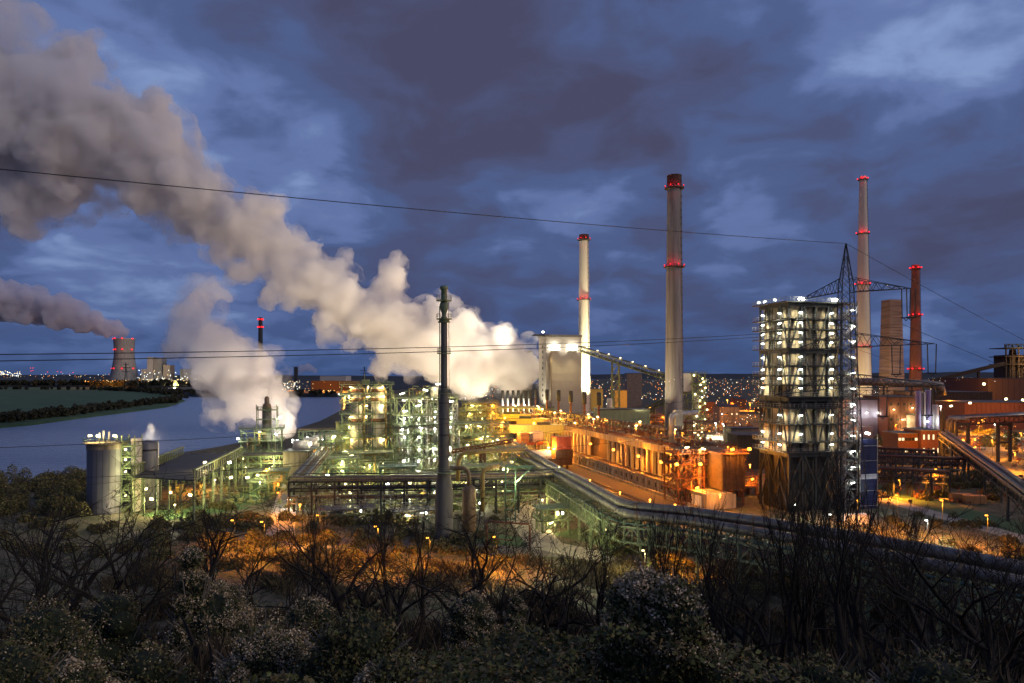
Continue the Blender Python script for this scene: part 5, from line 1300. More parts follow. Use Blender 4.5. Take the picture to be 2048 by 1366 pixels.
# small things of the yard
def container(label, p, m='container_orange', rz=0.0, L=6.0, name='container'):
    t = thing(name, label, 'container', p, rz)
    part(MB().box(0, L, 0, 2.4, .1, 2.6), 'shell', m, t)
    for k in range(int(L / .6)): part(MB().box(.1 + .6 * k, .35 + .6 * k, -.06, 0, .3, 2.4), 'corrugation', m, t)
    part(MB().box(L, L + .06, .2, 1.15, .2, 2.5), 'door', m, t)
container('orange lit container in the yard below the slanting pipe bridge', G(1906, 1004), rz=-.12)
container('second orange lit container right of the first one', G(1932, 1008), rz=-.12)
container('white container beside the foot of the boxy tower', G(1700, 1050), 'white_tarp', .2)
t = thing('white_tent', 'white tarpaulin shelter at the end of the retaining wall', 'tent', G(1402, 1016), TH)
part(MB().poly([(0, 0, 0), (9, 0, 0), (9, 6, 0), (0, 6, 0), (0, 0, 3.6), (9, 0, 3.4), (9, 6, 3.6), (0, 6, 3.2), (4.5, 0, 4.6), (4.5, 6, 4.6)], [(0, 1, 5, 8, 4), (1, 2, 6, 5), (2, 3, 7, 9, 6), (3, 0, 4, 7), (4, 8, 9, 7), (8, 5, 6, 9)]), 'cover', 'white_tarp', t)
light(G(1412, 1030, 5), COOL, 2500, t)
for i, (px, py, col) in enumerate(((1818, 884, 'white_paint'), (1834, 886, 'dark_steel'), (1858, 888, 'grey_steel'), (1822, 893, 'red_paint'), (1847, 895, 'white_paint'), (1960, 900, 'grey_steel'))):
    t = thing('parked_car', '%s car parked on the orange lit lot, %s' % ({'white_paint': 'white', 'dark_steel': 'dark', 'grey_steel': 'grey', 'red_paint': 'red'}[col], ('leftmost of the back row', 'second of the back row', 'right end of the back row', 'left in the front row', 'right in the front row', 'alone by the road')[i]), 'car', G(px, py), .3)
    part(MB().poly([(0, 0, .35), (4.4, 0, .35), (4.4, 1.8, .35), (0, 1.8, .35), (0, 0, .85), (4.4, 0, .8), (4.4, 1.8, .8), (0, 1.8, .85), (.7, .15, 1.4), (3.1, .15, 1.4), (3.1, 1.65, 1.4), (.7, 1.65, 1.4)],
              [(3, 2, 1, 0), (0, 1, 5, 4), (1, 2, 6, 5), (2, 3, 7, 6), (3, 0, 4, 7), (4, 5, 9, 8), (5, 6, 10, 9), (6, 7, 11, 10), (7, 4, 8, 11), (8, 9, 10, 11)]), 'body', col, t)
    for x in (.8, 3.5):
        for y in (0, 1.8): part(MB().path([(x, y - .08, .33), (x, y + .08, .33)], .33, 10), 'wheel', 'timber_dark', t)

# ------------------------------------------------------------------ roads
def strip(name, pts, w, z, m='asphalt'):
    pts = [Vector(p) for p in pts]; mb = MB(); v = []; f = []
    for i, p in enumerate(pts):
        d = pts[min(i + 1, len(pts) - 1)] - pts[max(i - 1, 0)]; d.z = 0; s = Vector((d.y, -d.x, 0)).normalized() * w / 2
        v += [(p.x - s.x, p.y - s.y, z), (p.x + s.x, p.y + s.y, z)]
    for i in range(len(pts) - 1): f.append((2 * i, 2 * i + 1, 2 * i + 3, 2 * i + 2))
    mb.poly(v, f); o = part(mb, name, m); o['kind'] = 'structure'; return o
mat('concrete_road', (.26, .24, .22), .85, 0, .3, .3, (1, 1, 1), .1)
strip('road', [G(645, 915), G(590, 955), G(570, 1010), G(560, 1070), G(640, 1100)], 7, .010, 'concrete_road')
strip('road', [G(250, 1068), G(450, 1075), G(700, 1082), G(1000, 1098), G(1300, 1120), G(1700, 1165)], 7, .014)
strip('road', [G(1085, 985), G(1050, 1040), G(1090, 1090), G(1230, 1120)], 9, .018, 'concrete_road')
strip('road', [G(1720, 985), G(1860, 1025), G(2048, 1078), G(2300, 1150)], 6.5, .010, 'concrete_road')
strip('road', [G(1560, 900), G(1800, 885), G(1900, 902), G(2000, 935), G(2200, 1010)], 9, .014)
strip('road', [G(1880, 925), G(1960, 905), G(2100, 890)], 8, .018)
strip('road', [G(1400, 838), G(1600, 850), G(1900, 845), G(2200, 850)], 9, .010)
strip('lawn', [G(1720, 965), G(1840, 1000), G(1960, 1035), G(2100, 1070)], 12, .006, 'meadow')
strip('lawn', [G(470, 1010), G(520, 985), G(560, 965)], 14, .006, 'meadow')
strip('lawn', [G(300, 1035), G(400, 1020), G(480, 1010)], 16, .007, 'meadow')
strip('lawn', [G(960, 1075), G(1010, 1080), G(1040, 1100)], 10, .006, 'meadow')
strip('lawn', [G(1140, 1060), G(1230, 1080), G(1330, 1110)], 14, .006, 'meadow')

# ------------------------------------------------------------------ street lamps
_SP = {}
def street_lamp(px, py, label, h=8.0, k='o', w=9000, mul=2.4):
    D = (EYE - h) * F / (py - HY); p = P(px, py, D); s = max(1.0, D / 260)
    t = thing('street_lamp', label, 'street lamp', (p.x, p.y, 0), 0, 'street lamps of the works roads')
    part(MB().path([(0, 0, 0), (0, 0, h - .3)], .06 * s, 6), 'pole', 'dark_steel', t)
    part(MB().path([(0, 0, h - .3), (-.5, -.4, h + .1)], .05 * s, 5), 'arm', 'dark_steel', t)
    kk, cc = LAMPK[k]
    lamp_part(t, (p.x - .5, p.y - .4, h), kk, (.5 * s, .34 * s, .2 * s), cc, 0, name='lamp_head')
    key = (k, round(w * s * s * mul, -2))
    if key not in _SP:
        d = bpy.data.lights.new('lamp_cone', 'SPOT'); d.color = cc; d.energy = key[1]; d.spot_size = math.radians(152); d.spot_blend = .5; d.shadow_soft_size = .3; _SP[key] = d
    o = bpy.data.objects.new('lamp_cone', _SP[key]); COL.objects.link(o); o.parent = t; o.location = (-.5, -.4, h - .3 * s)
for a in ((529, 1043, 'orange street lamp in front of the receding pipes, at the road bend'), (756, 1052, 'orange street lamp under the middle of the front pipe bridge'), (993, 1073, 'orange street lamp on the red pipe portal road', 7),
          (393, 938, 'orange lamp at the roof edge of the coal shed'), (537, 937, 'orange lamp over the small platform behind the green bridge'), (1873, 938, 'tall street lamp among the low pipe racks', 9, 'o', 26000),
          (1793, 849, 'twin headed orange lamp beside the office block', 11), (1728, 843, 'orange lamp at the corner of the pinkish hall', 10), (1965, 840, 'bright orange lamp under the high pipe bridge', 9), (1971, 836, 'orange lamp just behind the bright one under the bridge', 11),
          (1958, 846, 'orange lamp left of the bright one under the bridge', 8), (2042, 866, 'white orange lamp at the right edge by the curved road', 9), (1990, 848, 'white lamp right of the orange cluster under the bridge', 9, 'w'), (1853, 884, 'lamp on the pale mast right of the parked cars', 7, 'o', 3000),
          (1816, 868, 'lamp on the mast left of the parked cars', 8), (1882, 812, 'tall white lamp where the pipes drop from the high bridge', 22, 'w', 9000), (1855, 1040, 'white lamp by the path near the right hand trees', 6, 'w', 5200), (1600, 838, 'orange lamp on the road behind the boxy tower', 9),
          (1462, 868, 'orange lamp beside the dark flat roofed shed', 8), (1447, 848, 'white lamp in the row left of the depot', 9, 'w'), (1432, 846, 'second white lamp in the row left of the depot', 9, 'w'), (1420, 862, 'orange lamp right of the transfer tower foot', 8),
          (1476, 872, 'bluish white lamp at the door of the dark shed', 5, 'w', 2600), (1500, 806, 'orange lamp by the yard behind the depot', 9), (1455, 800, 'orange lamp beyond the depot yard', 10), (1530, 790, 'orange lamp far behind the depot', 10),
          (1300, 812, 'orange lamp between the grey chimney and the lower conveyor', 9), (1215, 808, 'white lamp right of the cream chimney foot', 9, 'w'), (1690, 800, 'orange lamp left of the pinkish hall', 9), (2030, 905, 'orange lamp near the lower right roads', 8, 'o', 16000),
          (1985, 880, 'orange lamp between the two dark portals', 9, 'o', 9000), (1930, 875, 'orange lamp beside the left dark portal', 8, 'o', 7000), (1780, 905, 'orange lamp behind the pipe racks', 8, 'o', 6000), (1800, 960, 'orange lamp before the pipe racks', 6, 'o', 14000),
          (1795, 990, 'added orange lamp on the grass by the orange containers, left one', 10, 'o', 9000), (1885, 1000, 'added orange lamp on the grass just left of the orange containers', 10, 'o', 9000), (1975, 1030, 'added orange lamp on the path right of the orange containers', 9, 'o', 8000), (1715, 1000, 'orange lamp right beside the tarpaulin scaffold foot', 8, 'o', 6000),  # first three lamps added to throw orange light on the grass
          (640, 1030, 'orange lamp at the corner left of the front pipe bridge', 7, 'o', 5000), (470, 1040, 'orange lamp left of the road bend among the bushes', 6, 'o', 5000), (860, 1075, 'orange lamp behind the crooked trees in the middle', 6, 'o', 4000), (1290, 1100, 'yellow lamp under the pipe bridge at the right', 6, 'y', 4500),
          (1360, 1085, 'yellow lamp under the pipe bridge beside the other yellow one', 6, 'o', 4500), (560, 985, 'orange lamp halfway up the concrete road', 7, 'o', 5500)):
    street_lamp(*a)
# scattered work lights that light ground and steel, each a small lamp on a post
WL = [(1060, 985, 4, 'y', 1800), (1085, 1000, 4, 'y', 1500), (1120, 900, 6, 'o', 8000), (1180, 960, 4, 'o', 5000), (1240, 985, 4, 'o', 4000), (1300, 1000, 4, 'o', 3500), (1030, 880, 7, 'o', 9000), (960, 905, 8, 'y', 5000), (1015, 940, 6, 'g', 4000),
      (730, 935, 4, 'g', 2500), (650, 925, 5, 'g', 2500), (560, 925, 5, 'g', 2500), (520, 965, 4, 'g', 2500), (600, 1010, 5, 'o', 3500), (820, 1000, 3, 'w', 1600), (880, 940, 4, 'y', 2500), (1440, 990, 5, 'o', 5000), (1480, 950, 6, 'o', 7000), (1500, 930, 6, 'o', 7000),
      (430, 960, 4, 'g', 2500), (350, 1010, 3, 'g', 1500), (1350, 1010, 4, 'o', 5000), (1210, 1060, 3, 'y', 1500), (1590, 1010, 4, 'w', 1500), (1660, 1030, 4, 'w', 2200), (1400, 900, 20, 'o', 5000), (1560, 880, 9, 'o', 9000)]
WLN = ['by the turquoise landings', 'at the start of the white lit road', 'below the rusty coke machine', 'beside the rails before the slit windows', 'at the middle of the retaining wall foot', 'near the end of the retaining wall', 'where the big pipes start', 'under the truss bridge steelwork', 'left of the big pipes near the lattice frame',
       'under the twin column tower', 'below the small steam jet', 'by the cooling cell house', 'on the grass behind the coal shed', 'on the concrete road bend', 'behind the front pipe bridge, low on the ground', 'at the flare stack behind the bridge', 'right of the bunker legs', 'behind the bunker on the road', 'left of the boxy tower road',
       'under the long green left bridge', 'in front of the coal shed columns', 'beside the white tarpaulin shelter', 'under the green posts of the big pipe bridge', 'at the left corner of the boxy tower', 'at the right corner of the boxy tower', 'high on the deck near the transfer tower', 'behind the boxy tower']
for i, (px, py, h, k, w) in enumerate(WL):
    D = (EYE - h) * F / (py - HY); p = P(px, py, D); kk, cc = LAMPK[k]
    where = 'left plant' if px < 620 else 'middle plant' if px < 960 else 'oven track side' if px < 1400 else 'boxy tower side'
    t = thing('work_lamp', 'small work lamp on a post in the works yard', 'work lamp', (p.x, p.y, 0), 0, 'small work lamps on posts')
    t['label'] = 'small %s work lamp %s' % ({'o': 'orange', 'y': 'yellow', 'g': 'greenish', 'w': 'white'}[k], WLN[i])
    part(MB().path([(0, 0, 0), (0, 0, h)], .06, 5), 'pole', 'grey_steel', t)
    lamp_part(t, (p.x, p.y, h + .1), kk, (.5, .35, .25), cc, w, off=(0, -.4, -.3), name='lamp_head')

# ------------------------------------------------------------------ more steelwork of the yards
for (lb, px, D, W, Dp, lv, sd, m, nx, npi, lm, wt) in [
 ('rusty pipe frame left of the dark flat roofed shed, orange lit', 1412, 262, 16, 8, [4, 8], 71, 'rust', 4, 14, 'oo', 1600), ('low rust coloured rack before the depot', 1440, 300, 20, 6, [3.5, 7, 10], 72, 'rust', 4, 14, 'oy', 2200),
 ('low pipe rack at the left foot of the boxy tower', 1455, 232, 11, 7, [3, 6.5], 73, 'rust', 3, 12, 'oo', 1800), ('orange lit rack under the high pipe bridge', 1910, 360, 16, 8, [4, 8], 74, 'rust', 4, 10, 'oo', 2600),
 ('pipe rack behind the orange oven deck near the lower conveyor', 1290, 420, 24, 8, [6, 12, 16], 75, 'rust', 5, 16, 'ooy', 3000), ('pipe rack between oven deck and transfer tower', 1360, 350, 14, 8, [6, 12, 17], 76, 'rust', 3, 14, 'oy', 2400),
 ('green rack beside the start of the big pipes', 975, 265, 9, 6, [4, 8, 12, 16], 77, 'olive_steel', 3, 12, 'yo', 1400), ('low rack of drums behind the green box, beside the truss bridge', 925, 390, 22, 9, [6, 12, 17, 20], 78, 'olive_steel', 5, 18, 'yyo', 2600),
 ('small frame of pipes on the lit road under the big pipes', 1085, 178, 7, 5, [3, 6], 79, 'green_steel', 3, 8, 'y', 900), ('low green rack at the foot of the white ladder tower', 905, 236, 8, 5, [3, 6, 9], 80, 'green_steel', 3, 10, 'y', 1000),
 ('low grey rack of drums on the ground under the front pipe bridge, left half', 640, 192, 14, 5, [3], 83, 'grey_steel', 4, 12, 'gw', 700), ('low rack of drums on the ground under the front pipe bridge, right half', 790, 190, 12, 5, [3], 84, 'grey_steel', 4, 12, 'yw', 700),
 ('low rack left of the small scrubber tower', 430, 275, 13, 6, [4, 8], 81, 'green_steel', 3, 10, 'gy', 1100), ('pipe frame in front of the small scrubber tower', 500, 240, 12, 6, [3.5, 7], 82, 'green_steel', 3, 12, 'go', 1200)]:
    rack(lb, px, D, W, Dp, lv, sd, m, nx=nx, npipe=npi, lamps=lm, watts=wt, group='steel process racks', pm=['rust', 'pipe_brown', 'pipe_grey'] if m == 'rust' else None, stair=False)
def yard_clutter(name, label, n, x0, y0, x1, y1, m, seed, hi=2.2):
    r3 = random.Random(seed); mb = MB()
    for k in range(n):
        q = G(r3.uniform(x0, x1), r3.uniform(y0, y1)); w = r3.uniform(.3, 1.8); d = r3.uniform(.3, 1.4); h = r3.uniform(.3, hi)
        if k % 3 == 0: mb.path([(q.x, q.y, .1), (q.x, q.y, h + 1), (q.x + w * 2, q.y + .5, h + 1)], .1, 5)
        elif k % 3 == 1: mb.box(q.x, q.x + w, q.y, q.y + d, 0.02, h)
        else: mb.lathe([(w * .4, 0.02), (w * .4, h), (w * .2, h + .2)], (q.x, q.y, 0), 8)
    o = part(mb, name, m); tag(o, label, 'equipment', kind='stuff')
yard_clutter('yard_equipment', 'small pumps, boxes and drums among the green steelwork', 520, 600, 915, 1030, 1020, 'olive_steel', 1)
yard_clutter('yard_equipment', 'small boxes and pipe stubs in the orange yard by the bunker', 260, 1400, 870, 1560, 1000, 'rust', 2)
yard_clutter('yard_equipment', 'small boxes and scrap in the yards behind the chimneys', 300, 1190, 810, 1520, 868, 'rust', 3, 4)
yard_clutter('yard_equipment', 'small boxes, posts and scrap in the right hand yards', 260, 1740, 860, 2060, 1010, 'rust', 4, 1.6)
yard_clutter('yard_equipment', 'small boxes and pipe stubs in the left plant area', 200, 300, 930, 600, 1010, 'olive_steel', 5, 1.8)
yard_clutter('yard_equipment', 'small tanks and boxes behind the truss bridge', 200, 800, 800, 1100, 850, 'pipe_brown', 6, 5)

# ------------------------------------------------------------------ far lights and the power station
def glints(name, pts, m, label, kind='stuff'):
    mb = MB()
    for p, s in pts:
        s *= .75
        mb.poly([(p.x - s, p.y, p.z), (p.x, p.y - s, p.z), (p.x + s, p.y, p.z), (p.x, p.y + s, p.z), (p.x, p.y, p.z + s), (p.x, p.y, p.z - s)], [(0, 1, 4), (1, 2, 4), (2, 3, 4), (3, 0, 4), (1, 0, 5), (2, 1, 5), (3, 2, 5), (0, 3, 5)])
    o = part(mb, name, m); tag(o, label, 'lights', kind=kind); return o
rr = random.Random(77); A = {'lamp_sodium': [], 'lamp_white': [], 'lamp_warm': [], 'lamp_red': []}
def scatter(n, x0, x1, y0, y1, mix, zr=(5, 14), smin=.5, smax=1.1, power=1.0):
    for _ in range(n):
        px = rr.uniform(x0, x1); py = y0 + (y1 - y0) * rr.random() ** power; z = rr.uniform(*zr); D = max(300, (EYE - z) * F / max(3.0, py - HY)); D = min(D, 9000)
        A[rr.choice(mix)].append((P(px, py, D), D / F * rr.uniform(smin, smax)))
O, Wt, Y = 'lamp_sodium', 'lamp_white', 'lamp_warm'
scatter(150, 1180, 1345, 762, 800, [O, O, Wt, Y]); scatter(260, 1395, 1530, 762, 860, [O, O, O, Y, Wt]); scatter(60, 1740, 2048, 762, 800, [O, O, Y]); scatter(60, 1860, 2048, 822, 880, [O, O, Y], smin=.4)
scatter(60, 1700, 1760, 770, 800, [O, Wt]); scatter(45, 930, 1000, 770, 800, [Wt, Y, O]); scatter(120, 1180, 2048, 753, 763, [O, Y, Wt], (14, 50), .3, .7); scatter(70, 1400, 1520, 860, 900, [O, Wt, Y], (2, 6), .4, .8)
def scat2(n, x0, x1, y0, y1, D0, D1, mix, smin=.5, smax=1.2):
    for _ in range(n):
        D = rr.uniform(D0, D1); A[rr.choice(mix)].append((P(rr.uniform(x0, x1), rr.uniform(y0, y1), D), D / F * rr.uniform(smin, smax)))
scat2(120, 275, 400, 757, 768, 2750, 2850, [Wt, Y, Y]); scat2(60, 275, 440, 740, 760, 2790, 2850, [Wt, Wt, Y]); scat2(60, 165, 280, 760, 765, 2700, 2750, [O, O, Y]); scat2(40, 0, 40, 742, 752, 4000, 4200, [Y, Wt], .6, 1.3)
scat2(50, 0, 220, 747, 756, 3800, 4200, [Y, O, Wt], .4, .8); scat2(50, 400, 480, 752, 766, 2800, 2900, [Wt, Y]); scat2(100, 575, 692, 781, 787, 1660, 1720, [O, O, O, Y], .7, 1.3); scat2(50, 565, 600, 762, 780, 1700, 1800, [Wt, Y]); scat2(25, 580, 700, 760, 778, 1700, 1800, [Y, O], .4, .8)
A['lamp_red'] += [(P(x, y, 4200), 3.2) for x, y in ((61, 736), (62, 742), (66, 736), (66, 741), (146, 745), (122, 744), (115, 743), (95, 744), (1070, 742), (1076, 742), (295, 716), (322, 716), (310, 716))]
glints('district_lights', A['lamp_sodium'], 'glint_sodium', 'countless orange lamps of the far district and port')
glints('district_lights', A['lamp_white'], 'glint_white', 'countless white lamps of the far district and power station')
glints('district_lights', A['lamp_warm'], 'glint_warm', 'countless yellow lamps of the far district and power station')
glints('obstacle_lights', A['lamp_red'], 'lamp_red', 'tiny red warning lights along the far skyline')
for (px, py, D, c, w) in ((350, 770, 2740, WARM, 2e6), (300, 745, 2760, (1, .85, .65), 6e5), (215, 772, 2640, SODIUM, 6e5), (640, 788, 1650, SODIUM, 5e5), (1460, 790, 700, SODIUM, 120000), (1450, 815, 560, SODIUM, 60000), (1500, 830, 450, SODIUM, 40000), (1260, 790, 700, SODIUM, 80000),
                         (1900, 800, 560, SODIUM, 40000), (1990, 850, 400, SODIUM, 36000), (1930, 880, 300, SODIUM, 22000), (1850, 880, 330, SODIUM, 16000), (690, 790, 1600, SODIUM, 400000), (1600, 860, 420, SODIUM, 40000), (2030, 880, 330, SODIUM, 20000), (1700, 770, 660, WARM, 30000), (1790, 775, 650, (1, .6, .35), 45000), (1730, 790, 640, WARM, 60000)):
    z = max(7, EYE + (HY - py) * D / F); lo = light((P(px, py, D).x, D, z), c, w, None, 2); lo.data.specular_factor = 0
t = thing('cooling_tower', 'distant hyperbolic cooling tower with red lights across the river', 'cooling tower', (P(248.5, 900, 2980).x, 2980, 4), 0)
H = EYE + (HY - 678) * 2980 / F - 4
part(MB().lathe([(66, 0), (58, 25), (50, 55), (44, 85), (40, 115), (38.5, 135), (39, 150), (41.5, H)], n=48, caps=False), 'shell', 'concrete', t, smooth=True)
part(MB().lathe([(41.5, H), (42.6, H), (42.6, H + 2), (41, H + 2)], n=40, caps=False), 'rim', 'concrete_pale', t)
for r, z in ((42.5, H + 1), (39.5, H - 45), (47, 68)):
    for a in (-2.95, -2.0, -1.25, -.3): lamp_part(t, (t.location.x + (r + 1.5) * math.cos(a), 2980 + (r + 1.5) * math.sin(a), 4 + z), 'lamp_red', (4.2, 4.2, 4.2), SODIUM, 0, name='warning_light')
ps = thing('power_station', 'distant boiler blocks of the power station beside the cooling tower', 'power station', (P(280, 900, 2900).x, 2900, 4))
k = 2900 / F
for i, (a, b, y, m) in enumerate(((2, 14, 738, 'concrete'), (14, 26, 714, 'concrete'), (27, 44, 716, 'roof_grey'), (46, 60, 730, 'concrete_dirty'), (80, 102, 738, 'roof_grey'), (100, 112, 742, 'roof_dark'))):
    h = EYE + (HY - y) * k - 4; part(MB().box(a * k, b * k, 0, 40, 0, h), 'boiler_block', m, ps)
part(MB().box(5 * k, 110 * k, -20, 0, 0, 20), 'turbine_hall', 'concrete_dirty', ps)
for px, lb in ((252, 'nearest the cooling tower'), (729, 'left of three on the skyline'), (750, 'middle of three on the skyline'), (772, 'right of three on the skyline')):
    D = 2900 if px > 300 else 2500; z0 = 4; H = EYE + (HY - (725 if px < 300 else 733)) * D / F - z0; q = P(px, 900, D)
    t = thing('far_pylon', 'tiny distant power pylon, ' + lb, 'pylon', (q.x, q.y, z0), 0)
    part(MB().truss((-4, 0, 0), (-.8, 0, H), .1, 8, 1).beam((-6, 0, 0), (0, 0, H), 1.4).beam((6, 0, 0), (0, 0, H), 1.4), 'mast', 'dark_steel', t)
    for f, w in ((.62, 14), (.78, 18), (.92, 9)): part(MB().beam((-w, 0, H * f), (w, 0, H * f), 1.6), 'cross_arm', 'dark_steel', t)
t = building('port_hall', 'long low pale hall on the far bank beyond the orange port lights', 640, 692, 752, 1900, 60, 'pale_cladding', base=3)
t = building('port_hall', 'long dark hall just in front of the pale port hall', 622, 720, 762, 1750, 60, 'rust_dark', base=3)
t = building('port_tower', 'small dark tower with a round head above the port', 588, 594, 734, 2000, 10, 'roof_dark', base=3)
smk = plume('steam_plume', 'small faint pink wisp over the port on the far bank', [(592, 748, 5, 2300), (600, 738, 9, 2300), (615, 734, 9, 2300), (630, 740, 7, 2300)], MATS['steam_far'], 6, 10, 20, seed=8, puffs=4, fine=5, fine_tex=8)
# ------------------------------------------------------------------ bare trees
def quads_mesh(name, V, m, smooth=False):
    """V: (N,4,3) array"""
    n = len(V); me = bpy.data.meshes.new(name); me.vertices.add(n * 4); me.vertices.foreach_set('co', V.reshape(-1).astype(np.float32))
    me.loops.add(n * 4); me.loops.foreach_set('vertex_index', np.arange(n * 4, dtype=np.int32))
    me.polygons.add(n); me.polygons.foreach_set('loop_start', np.arange(0, n * 4, 4, dtype=np.int32)); me.polygons.foreach_set('loop_total', np.full(n, 4, dtype=np.int32))
    me.update(calc_edges=True); me.materials.append(MATS[m] if isinstance(m, str) else m); return me
def make_tree(seed, h, r0, spread, crook, depth, upright=0.5, fork=.35, twigs=3):
    """returns trunk mesh, branch mesh"""
    rr = random.Random(seed); tr = MB(); br = MB()
    def grow(p, d, L, r, lvl, mb):
        n = 4 if lvl < 2 else 3; pts = [p]; q = p.copy(); dd = d.copy()
        for i in range(n):
            dd = (dd + Vector((rr.gauss(0, crook), rr.gauss(0, crook), rr.gauss(0, crook * .6) + upright * .10))).normalized()
            q = q + dd * (L / n); pts.append(q.copy())
        rad = [r * (1 - .5 * i / n) for i in range(n + 1)]
        if lvl >= depth: rad = [r, r * .8, r * .5, r * .15][:n + 1]
        mb.path(pts, rad, 8 if lvl == 0 else 5 if lvl < 3 else 3, caps=False)
        if lvl >= depth: return
        for i in range(1, n + 1):
            k = (1 if i < n else 2) if lvl < depth - 1 else (2 if rr.random() < .7 else 3)
            if lvl == 0 and i < 2: continue
            if 0 < lvl and i == 1 and rr.random() < .6: continue
            if lvl >= 2 and depth > 4 and rr.random() < .36: continue
            for _ in range(k):
                a = rr.uniform(0, 6.283); side = Vector((math.cos(a), math.sin(a), 0)); side = (side - dd * side.dot(dd))
                nd = (dd * (1 - spread) + side * spread * rr.uniform(.6, 1.2) + Vector((0, 0, upright * .25))).normalized()
                grow(pts[i], nd, L * rr.uniform(.5, .78), max((.026 if h > 14 else .014) if lvl < depth - 1 else .009, rad[i] * rr.uniform(.50, .72)), lvl + 1, br)
    grow(Vector((0, 0, -.5)), Vector((rr.gauss(0, .06), rr.gauss(0, .06), 1)).normalized(), h * .42, r0 * 1.2, 0, tr)
    return tr.mesh('trunk', True), br.mesh('branches', True)
TREES = []
for i, a in enumerate(((1, 12, .24, .62, .20, 5, .3), (2, 12, .22, .58, .24, 5, .3), (3, 14, .26, .52, .16, 5, .5), (4, 15, .34, .34, .07, 5, 1.0), (5, 16, .38, .30, .06, 5, 1.1), (6, 10, .18, .6, .22, 5, .4), (7, 11, .2, .5, .26, 5, .3), (8, 13, .24, .42, .12, 5, .7))):
    t_, b_ = make_tree(*a[:6], upright=a[6]); t_.materials.append(MATS['bark']); b_.materials.append(MATS['bark']); 
    top = max(v.co.z for v in b_.vertices); TREES.append((t_, b_, top))
def tree(px, ytop, D, kind, label, rz=None, m=None):
    x = (px - 1024) * D / F; z0 = heap_z(x, D); ztop = EYE + (HY - ytop) * D / F; tm, bm, top = TREES[kind]; s = (ztop - z0) / top
    t = thing('bare_tree', label, 'tree', (x, D, z0), R.uniform(0, 6.28) if rz is None else rz, 'bare trees on the slope'); t.scale = (s * .95, s * .95, s)
    for me, n in ((tm, 'trunk'), (bm, 'branches')):
        o = bpy.data.objects.new(n, me); COL.objects.link(o); o.parent = t
    return t
